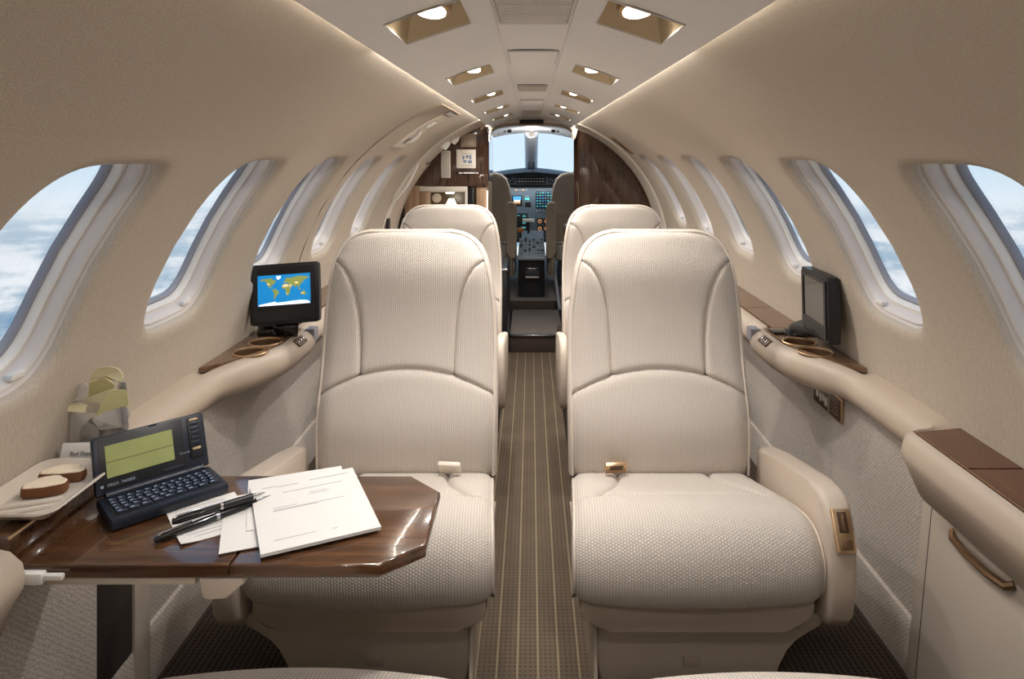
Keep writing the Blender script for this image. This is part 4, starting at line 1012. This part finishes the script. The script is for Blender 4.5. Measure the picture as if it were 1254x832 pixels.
# ------------------------------------------------------------ monitors
LAND = {
 'land': [[(-168, 66), (-150, 70), (-125, 70), (-95, 72), (-80, 68), (-78, 60), (-64, 60), (-56, 52), (-66, 45), (-75, 38), (-81, 30), (-80, 26), (-84, 30), (-96, 28), (-97, 21), (-88, 20), (-84, 12), (-78, 8), (-86, 11), (-95, 16), (-105, 20), (-113, 30), (-122, 37), (-125, 48), (-135, 58), (-150, 60), (-165, 56)],
          [(-78, 8), (-62, 10), (-50, 0), (-36, -7), (-40, -20), (-48, -26), (-58, -36), (-66, -45), (-70, -54), (-75, -48), (-71, -30), (-71, -18), (-80, -5)],
          [(-17, 15), (-10, 32), (10, 37), (32, 31), (43, 12), (51, 11), (40, -5), (40, -16), (33, -27), (26, -34), (18, -34), (12, -18), (9, 0), (4, 6), (-8, 5)],
          [(-9, 38), (-2, 44), (-4, 48), (8, 54), (10, 58), (6, 62), (18, 70), (30, 71), (44, 67), (70, 72), (105, 77), (140, 73), (178, 68), (175, 63), (160, 60), (156, 52), (140, 54), (132, 43), (122, 40), (121, 30), (108, 20), (104, 2), (98, 15), (90, 22), (80, 8), (72, 20), (58, 25), (52, 16), (44, 13), (35, 30), (28, 37), (20, 40), (12, 44), (4, 43)],
          [(114, -22), (130, -12), (142, -11), (153, -27), (147, -38), (138, -35), (128, -32), (115, -34)],
          [(100, 3), (112, 5), (118, -2), (106, -6)], [(128, 35), (140, 44), (142, 40), (134, 33)]],
 'sand': [[(-14, 18), (-8, 30), (10, 33), (30, 29), (34, 20), (12, 16)], [(36, 28), (48, 30), (55, 22), (46, 15)], [(72, 42), (98, 44), (100, 34), (80, 32)], [(-118, 44), (-106, 44), (-104, 32), (-114, 34)], [(120, -22), (135, -20), (136, -28), (122, -29)], [(15, -20), (22, -20), (20, -28), (16, -27)]],
 'ice': [[(-55, 82), (-22, 82), (-22, 72), (-42, 60), (-52, 70)], [(-178, -78), (-60, -64), (-58, -72), (0, -70), (60, -66), (110, -65), (160, -68), (178, -76), (178, -86), (-178, -86)]]}
def monitor(name, label, c, M3, map_on, s):
    e = thing(name, label, 'monitor', (c[0], c[1], LZ))
    def b(n, cc, sz, m, p, bv=.002):
        bm = bmesh.new(); bm_box(bm, cc, sz, bv); bmesh.ops.transform(bm, matrix=M3, verts=bm.verts[:]); return link_bm(n, bm, m, p)
    W_, H_ = .188, .166
    bm = bmesh.new(); bm_prism(bm, [(x, y) for x, y in rr_outline(W_ / 2, H_ / 2, .010, 4)], 'z', -.030, .0, .004); bmesh.ops.transform(bm, matrix=M3, verts=bm.verts[:]); bd = link_bm('casing', bm, 'black_plastic', e)
    # bezel: raised frame around the sunken glass
    bm = bmesh.new(); sx, sy, oy = .0715, .0535, .011
    outer = [(-W_ / 2 + .010, -H_ / 2 + .010), (W_ / 2 - .010, -H_ / 2 + .010), (W_ / 2 - .010, H_ / 2 - .010), (-W_ / 2 + .010, H_ / 2 - .010)]; inner = [(-sx, oy - sy), (sx, oy - sy), (sx, oy + sy), (-sx, oy + sy)]
    bm_grid(bm, [[M3 @ Vector((x, y, z)) for x, y in q] for q, z in ((outer, .000), (outer, .0035), (inner, .0035), (inner, .0005))], closed_u=True); link_bm('bezel', bm, 'black_plastic', e, angle=30)
    sc = b('screen', (0, oy, .0008), (2 * sx, 2 * sy, .001), 'screen_blue' if map_on else 'black_gloss', e, 0)
    if map_on:
        b('screen_border', (0, oy + sy - .006, .0016), (2 * sx, .012, .0006), 'screen_dark', sc, 0); b('screen_border', (0, oy - sy + .006, .0016), (2 * sx, .012, .0006), 'screen_dark', sc, 0)
        for (k, m, z) in (('land', 'screen_land', .0017), ('sand', 'screen_sand', .0020), ('ice', 'screen_ice', .0018)):
            for poly in LAND[k]:
                bm = bmesh.new(); vs_ = [bm.verts.new(M3 @ Vector((x / 180 * sx * .97, oy + (y - 2) / 90 * (sy - .011), z))) for x, y in poly]
                f = bm.faces.new(vs_); bmesh.ops.triangulate(bm, faces=[f]); link_bm({'land': 'map_land', 'sand': 'map_desert', 'ice': 'map_ice'}[k], bm, m, sc, smooth=False)
    b('button', (0, -H_ / 2 + .014, .004), (.010, .004, .002), 'cockpit_dark', e, .0005)
    return e
# left: turned to the seat opposite
Ml = frame_matrix((-.690, 1.93, .688), (.985, .10, .055), (.02, .16, .98))
e = monitor('map_monitor', 'small black monitor showing a world map on the left ledge', (-.70, 1.93, .566), Ml, True, -1)
lathe('swivel_base', [(0, 0), (.042, 0), (.044, .004), (.040, .022), (.030, .030), (0, .032)], (-.742, 1.985, LZ), 'black_gloss', e, 24)
tube('arm', [(-.742, 1.985, .590), (-.715, 1.96, .592), (-.690, 1.945, .590), (-.660, 1.955, .588)], [.022, .020, .024, .026], 'black_gloss', e, 12)
tube('neck', [(-.690, 1.955, .592), (-.690, 1.955, .635)], .015, 'black_plastic', e, 10)
Mr = frame_matrix((.726, 1.79, .690), (-.045, -1.0, 0), (-.02, .06, 1))
e = monitor('stowed_monitor', 'small black monitor with dark screen turned sideways on the right ledge', (.74, 1.79, .566), Mr, False, 1)
lathe('swivel_base', [(0, 0), (.032, 0), (.034, .004), (.030, .016), (0, .020)], (.745, 1.965, LZ), 'black_gloss', e, 24)
tube('arm', [(.745, 1.965, .580), (.748, 1.93, .592), (.750, 1.88, .598), (.748, 1.83, .606)], [.020, .022, .020, .014], 'black_plastic', e, 12)
box('base_plate', (.712, 1.985, LZ + .003), (.06, .05, .006), 'black_gloss', e, .002)

# ------------------------------------------------------------ table and the things on it
TZ = .530
def table():
    e = thing('folding_table', 'polished walnut folding table with clipped corners drawn out from the left wall', 'table', (-.42, 1.05, .50))
    yA, yB = .926, 1.182; ch = .056; xR = -.152; xs = -.408
    prism('table_leaf', [(-.700, yA), (xs - .0008, yA), (xs - .0008, yB), (-.700, yB)], 'z', TZ - .019, TZ, 'wood_table', e, .003, seg=3)
    prism('table_leaf', [(xs + .0008, yA), (xR - ch, yA), (xR, yA + ch * .85), (xR, yB - ch), (xR - ch, yB), (xs + .0008, yB)], 'z', TZ - .019, TZ, 'wood_table', e, .004, seg=3)
    box('bin_rim', (-.722, 1.055, .530), (.036, .25, .064), 'wood_table', e, .004)
    tube('gilt_rail', [(-.704, .93, .5625), (-.704, 1.18, .5625)], .0022, 'gold', e, 8)
    prism('support_rail', [(-.70, TZ - .030), (-.455, TZ - .030), (-.455, TZ - .0195), (-.70, TZ - .0195)], 'y', .930, .950, 'pedestal_plastic', e, .002)
    prism('support_rail', [(-.70, TZ - .034), (-.455, TZ - .034), (-.455, TZ - .0195), (-.70, TZ - .0195)], 'y', 1.14, 1.16, 'pedestal_plastic', e, .002)
    prism('hinge_bracket', [(-.448, TZ - .019), (-.388, TZ - .019), (-.388, TZ - .026), (-.412, TZ - .046), (-.436, TZ - .048), (-.444, TZ - .044)], 'y', .925, .965, 'armrest_leather', e, .004)
    box('catch', (-.675, .921, TZ - .014), (.05, .012, .016), 'white_plastic', e, .003); box('catch_tongue', (-.640, .921, TZ - .013), (.03, .008, .008), 'white_plastic', e, .002)
table()
# palmtop computer
def palmtop():
    c = Vector((-.610, 1.000, TZ)); ux = Vector((.716, .698, 0)); uy = Vector((-.698, .716, 0))
    M = frame_matrix(c, ux, uy)
    e = thing('palmtop_computer', 'open navy palmtop computer with green screen on the table', 'computer', tuple(c))
    def b(n, cc, sz, m, p, bv=.002, MM=M):
        bm = bmesh.new(); bm_box(bm, cc, sz, bv); bmesh.ops.transform(bm, matrix=MM, verts=bm.verts[:]); return link_bm(n, bm, m, p)
    Wd, Dp = .168, .088
    base = b('base', (Wd / 2, Dp / 2, .010), (Wd, Dp, .018), 'navy_plastic', e, .005)
    b('front_groove', (Wd / 2, -.0002, .012), (.05, .001, .003), 'black_plastic', base, 0)
    deck = b('key_deck', (Wd / 2, .040, .0192), (Wd - .014, .060, .0012), 'black_plastic', base, .0003)
    random.seed(2)
    for r, (n, off) in enumerate(((12, 0), (13, .002), (13, .004), (12, .008), (9, .0))):
        tot = Wd - .020; xw = tot / n
        for k in range(n):
            if r == 4 : xw = tot / 9
            x = .010 + xw * (k + .5); y = .062 - r * .0112
            ky = b('key', (x, y, .0208), (xw * .84, .0088, .0024), 'key_navy', base, .0008)
            bm = bmesh.new(); bm_box(bm, (x - xw * .12, y + .001, .02215), (xw * .34, .0028, .0003)); bmesh.ops.transform(bm, matrix=M, verts=bm.verts[:]); link_bm('legend', bm, 'key_print', base, smooth=False)
    tube('hinge', [M @ Vector((.012, Dp - .003, .019)), M @ Vector((Wd - .012, Dp - .003, .019))], .0075, 'navy_plastic', e, 12)
    tilt = math.radians(22); ly = Vector((0, math.sin(tilt), math.cos(tilt)))
    O = M @ Vector((0, Dp - .002, .020)); yw = (M.to_3x3() @ ly)
    ML = frame_matrix(O, ux, yw)
    H = .088
    lid = b('lid', (Wd / 2, H / 2, -.006), (Wd, H, .012), 'navy_plastic', e, .004, ML)
    b('bezel', (Wd / 2 - .014, H / 2 + .002, .0004), (Wd - .044, H - .010, .0012), 'black_plastic', lid, .0004, ML)
    sc = b('lcd', (.066, .048, .0012), (.098, .048, .0010), 'lcd_green', lid, 0, ML); b('lcd_line', (.066, .047, .0018), (.098, .0008, .0003), 'placard_brown', sc, 0, ML)
    strip = b('button_strip', (Wd - .018, .050, .001), (.020, .066, .002), 'black_plastic', lid, .0006, ML)
    b('button', (Wd - .018, .079, .0024), (.014, .003, .001), 'gold', strip, .0003, ML); b('button', (Wd - .018, .032, .0024), (.013, .004, .001), 'gold', strip, .0003, ML)
    for k in range(5): b('button', (Wd - .018, .072 - k * .0075, .0024), (.013, .0050, .0012), 'navy_plastic', strip, .0004, ML)
    b('latch', (.088, H - .002, .001), (.012, .003, .002), 'black_plastic', lid, .0004, ML)
    def tx(s_, x, y, size): 
        text('lettering', s_, 'key_print', lid, ML @ Matrix.Translation((x, y, .0012)), size, .0001)
    tx('FIREX  7600EX', .036, .0135, .0062); tx('Cronik', .131, .030, .0056); b('print_block', (.112, .0125, .0013), (.030, .0028, .0003), 'key_navy', lid, 0, ML); b('print_block', (.009, .0135, .0013), (.004, .004, .0003), 'key_print', lid, 0, ML)
palmtop()
# sheets of paper
def sheet(name, label, p0, xd, w, h, z0, thick, lines, mat='paper', title=None, curl=0.):
    """p0: near-left corner, xd: direction of the near edge, in plan"""
    x = Vector((xd[0], xd[1], 0)).normalized(); y = Vector((-x.y, x.x, 0)); c = Vector((p0[0], p0[1], z0)); M = frame_matrix(c, x, y)
    e = thing(name, label, 'paper', tuple(c), group='papers on the table')
    n = 8; bm = bmesh.new(); top = [[M @ Vector((w * i / n, h * j / n, thick + curl * max(0, 1 - (i / n + j / n) * 2.2) ** 2)) for i in range(n + 1)] for j in range(n + 1)]
    bm_grid(bm, top)
    r = bmesh.ops.extrude_face_region(bm, geom=bm.faces[:]); bmesh.ops.translate(bm, verts=[g for g in r['geom'] if isinstance(g, bmesh.types.BMVert)], vec=(0, 0, -thick))
    s = link_bm('sheet', bm, mat, e, angle=20)
    for (lx, ly, lw, lh) in lines:
        bm = bmesh.new(); bm_box(bm, (lx * w + lw * w / 2, ly * h, thick + .0003), (lw * w, lh, .0002)); bmesh.ops.transform(bm, matrix=M, verts=bm.verts[:]); link_bm('print_line', bm, 'ink_pale', s, smooth=False)
    return e
plain('ink_pale', (186, 184, 186), .8)
# printed list at the bottom of the pile, an envelope, the booklet on top
sheet('printed_list', 'printed sheet poking out lowest left under the papers', (-.492, .966, 0), (.80, .60), .10, .12, TZ + .0003, .0012, [(.1, .12 + .085 * k, .75 - .2 * (k % 3 == 2), .0022) for k in range(10)], curl=.004)
sheet('envelope', 'plain white envelope tucked beneath the top booklet', (-.430, .945, 0), (.93, .36), .13, .165, TZ + .0021, .0012, [(.25, .42, .3, .002)])
sheet('loose_sheet', 'white sheet whose corner shows behind the top booklet', (-.415, 1.00, 0), (.93, .36), .15, .165, TZ + .0039, .0008, [])
sheet('booklet', 'white typed booklet lying on top of the paper pile', (-.368, .932, 0), (.90, .43), .163, .208, TZ + .0053, .0045,
      [(.10, .93, .14, .0016), (.24, .91, .2, .0016), (.55, .925, .38, .0022), (.28, .80, .56, .0016), (.52, .72, .16, .0012), (.50, .695, .2, .0012), (.16, .575, .22, .0014), (.16, .545, .65, .0014), (.16, .53, .4, .0012), (.12, .13, .35, .0012), (.6, .12, .05, .0012)])
# pens
def pen(name, label, a, b, tipcol, z0):
    a = Vector((*a, z0)); b = Vector((*b, z0 + .004)); d = (b - a); L = d.length
    e = thing(name, label, 'pen', tuple((a + b) / 2), group='pens on the table'); P = lambda t: a.lerp(b, t)
    tube('barrel', [P(.0), P(.01), P(.06), P(.50)], [.003, .0045, .0054, .0054], 'black_gloss', e, 12); tube('band', [P(.50), P(.53)], .0056, 'chrome', e, 12); tube('grip', [P(.53), P(.56), P(.86)], [.0054, .0056, .005], 'black_plastic', e, 12)
    tube('nib', [P(.86), P(.90), P(1.0)], [.0046, .0034, .0008], 'chrome', e, 10)
    n = Vector((0, 0, .0066)); tube('clip', [P(.03) + n * .7, P(.06) + n * 1.05, P(.30) + n * 1.05], .0012, 'chrome', e, 6)
pen('ballpoint_pen', 'black pen with silver nib resting its point on the papers', (-.533, .973), (-.415, 1.093), 0, TZ + .0058)
pen('ballpoint_pen', 'second black pen with silver clip lying nearer the palmtop', (-.522, 1.000), (-.418, 1.078), 0, TZ + .0175)
# tray with bread, card and wrapped snack on the left ledge
def tray():
    M = frame_matrix((-.731, 1.042, LZ + .0005), (1, 0, 0), (0, 1, 0)); e = thing('serving_tray', 'shallow cream plastic tray holding bread on the left ledge', 'tray', (-.731, 1.042, LZ))
    hx, hy = .059, .084
    loops = [[(x, y, z) for x, y in rr_outline(hx + g, hy + g, .02 + g, 5)] for g, z in ((-.018, 0), (-.012, .001), (0, .014), (.004, .015), (.005, .012), (-.010, -.0002), (-.018, -.0002))]
    bm = bmesh.new(); V = bm_grid(bm, [[M @ Vector((p[0], p[1], p[2] + .001)) for p in l] for l in loops], closed_u=True); bm.faces.new(V[0]); bm.faces.new(V[-1]); link_bm('dish', bm, 'tray', e, angle=50)
    for k, y in ((0, -.055), (1, -.035)): tube('moulded_rib', [M @ Vector((-.035, y - .01, .002)), M @ Vector((.0, y, .0035)), M @ Vector((.035, y + .018, .002))], .004, 'tray', e, 8)
tray()
def bread(label, c, rz, z0, a, b):
    M = Matrix.Translation((c[0], c[1], z0)) @ Matrix.Rotation(rz, 4, 'Z'); e = thing('bread_slice', label, 'bread', (c[0], c[1], z0), group='bread slices on the tray')
    n = 28; pts = []
    for k in range(n):
        t = 2 * PI * k / n; r = 1 + .06 * math.sin(3 * t + c[0] * 90) + .04 * math.sin(7 * t)
        x, y = a * math.cos(t) * r, b * math.sin(t) * r
        if t > PI: y *= .55
        pts.append((x, y))
    bm = bmesh.new(); bm_grid(bm, [[M @ Vector((x * g, y * g, z)) for x, y in pts] for g, z in ((.95, 0), (1.02, .004), (1.02, .011), (.97, .0145), (.93, .0146))], closed_u=True); bm.faces.new([bm.verts.new(M @ Vector((x * .95, y * .95, 0))) for x, y in pts]); link_bm('crust', bm, 'crust', e)
    bm = bmesh.new(); V = bm_grid(bm, [[M @ Vector((x * g, y * g, z)) for x, y in pts] for g, z in ((.96, .0140), (.90, .0160), (.5, .0165))], closed_u=True); bm.faces.new(V[-1]); link_bm('crumb', bm, 'crumb', e)
bread('front bread slice with brown crust on the cream tray', (-.733, 1.040), .35, LZ + .003, .030, .026)
bread('rear bread slice lying behind the other on the cream tray', (-.735, 1.082), .15, LZ + .003, .033, .022)
def card():
    M = frame_matrix((-.748, 1.148, LZ + .001), (.985, .10, 0), (-.03, .30, .95)); e = thing('name_card', 'small white folded card with handwriting in front of the wrapped snack', 'card', (-.748, 1.148, LZ))
    bm = bmesh.new(); bm_grid(bm, [[M @ Vector((x, y, z)) for x in (-.034, 0, .034)] for y, z in ((0, 0), (.015, .002), (.029, .0), (.031, -.002), (.029, -.004), (0, -.016))]); f = link_bm('fold', bm, 'paper', e)
    text('handwriting', 'Bad Slappers', 'ink', f, M @ Matrix.Translation((.004, .014, .0026)), .0090, .0001)
card()
def snack():
    c = (-.742, 1.185, LZ); e = thing('wrapped_snack', 'yellow wedge snack in crinkled clear plastic wrap beside the palmtop', 'food', c)
    random.seed(5)
    # folded sheets of wrap and snack, each a thin bent piece; traced sizes in millimetres from the base centre
    def sheet_(name, pts, mat, d0, slope=0., bend=0.):
        Q = [((x - 415) * .1442 * .00139, (830 - 38 - y) * .1442 * .00139) for x, y in pts]; cx = sum(q[0] for q in Q) / len(Q)
        bm = bmesh.new(); vs_ = [bm.verts.new((c[0] + x, c[1] + d0 + slope * (x - cx) + bend * abs(x - cx), LZ + .001 + max(0, z))) for x, z in Q]
        f = bm.faces.new(vs_); bmesh.ops.triangulate(bm, faces=[f])
        r = bmesh.ops.extrude_face_region(bm, geom=bm.faces[:]); bmesh.ops.translate(bm, verts=[g for g in r['geom'] if isinstance(g, bmesh.types.BMVert)], vec=(0, .0016, 0))
        return link_bm(name, bm, mat, e, smooth=False)
    sheet_('upper_wedge', [(300, 210), (300, 150), (350, 95), (410, 80), (470, 72), (530, 100), (558, 140), (565, 175), (545, 215), (440, 150)], 'sandwich_yellow', .010, .1, .25)
    sheet_('upper_wedge', [(300, 215), (440, 152), (545, 218), (490, 300), (290, 345)], 'lettuce', .006, -.15)
    sheet_('film_flap', [(155, 250), (270, 200), (310, 255), (300, 330), (185, 360)], 'plastic_film', .004, .5)
    sheet_('film_flap', [(560, 200), (640, 195), (658, 270), (535, 275)], 'plastic_film', .004, -.5)
    sheet_('lower_wedge', [(175, 390), (210, 358), (265, 350), (330, 372), (410, 460), (300, 432), (185, 412)], 'sandwich_yellow', -.012, .3, .2)
    sheet_('lower_wedge', [(270, 340), (535, 232), (420, 462), (335, 372)], 'sandwich_yellow', -.004, -.25)
    sheet_('filling', [(530, 238), (655, 255), (668, 390), (560, 402), (425, 462)], 'lettuce', -.006, .3)
    sheet_('film_fold', [(418, 465), (520, 410), (668, 393), (688, 465), (640, 560), (480, 560)], 'plastic_film', -.012, .35)
    sheet_('film_fold', [(178, 440), (340, 488), (470, 545), (470, 790), (215, 790)], 'plastic_film', -.014, -.2)
    sheet_('inner_card', [(230, 790), (255, 580), (350, 492), (480, 545), (640, 590), (640, 790)], 'placard_brown', .0, .0)
    P = []
    for j in range(5):
        v = j / 4; row = []
        for i in range(16):
            t = 2 * PI * i / 16; rx = .046 * (1 - .06 * v); ry = .020 * (1 - .5 * v); q = 1 + random.uniform(-.05, .05)
            row.append((c[0] + rx * math.copysign(abs(math.cos(t)) ** .5, math.cos(t)) * q, c[1] + .004 + ry * math.sin(t) * q, LZ + .001 + .088 * v))
        P.append(row)
    grid('plastic_wrap', P, 'plastic_film', e, closed_u=True, angle=5)
snack()
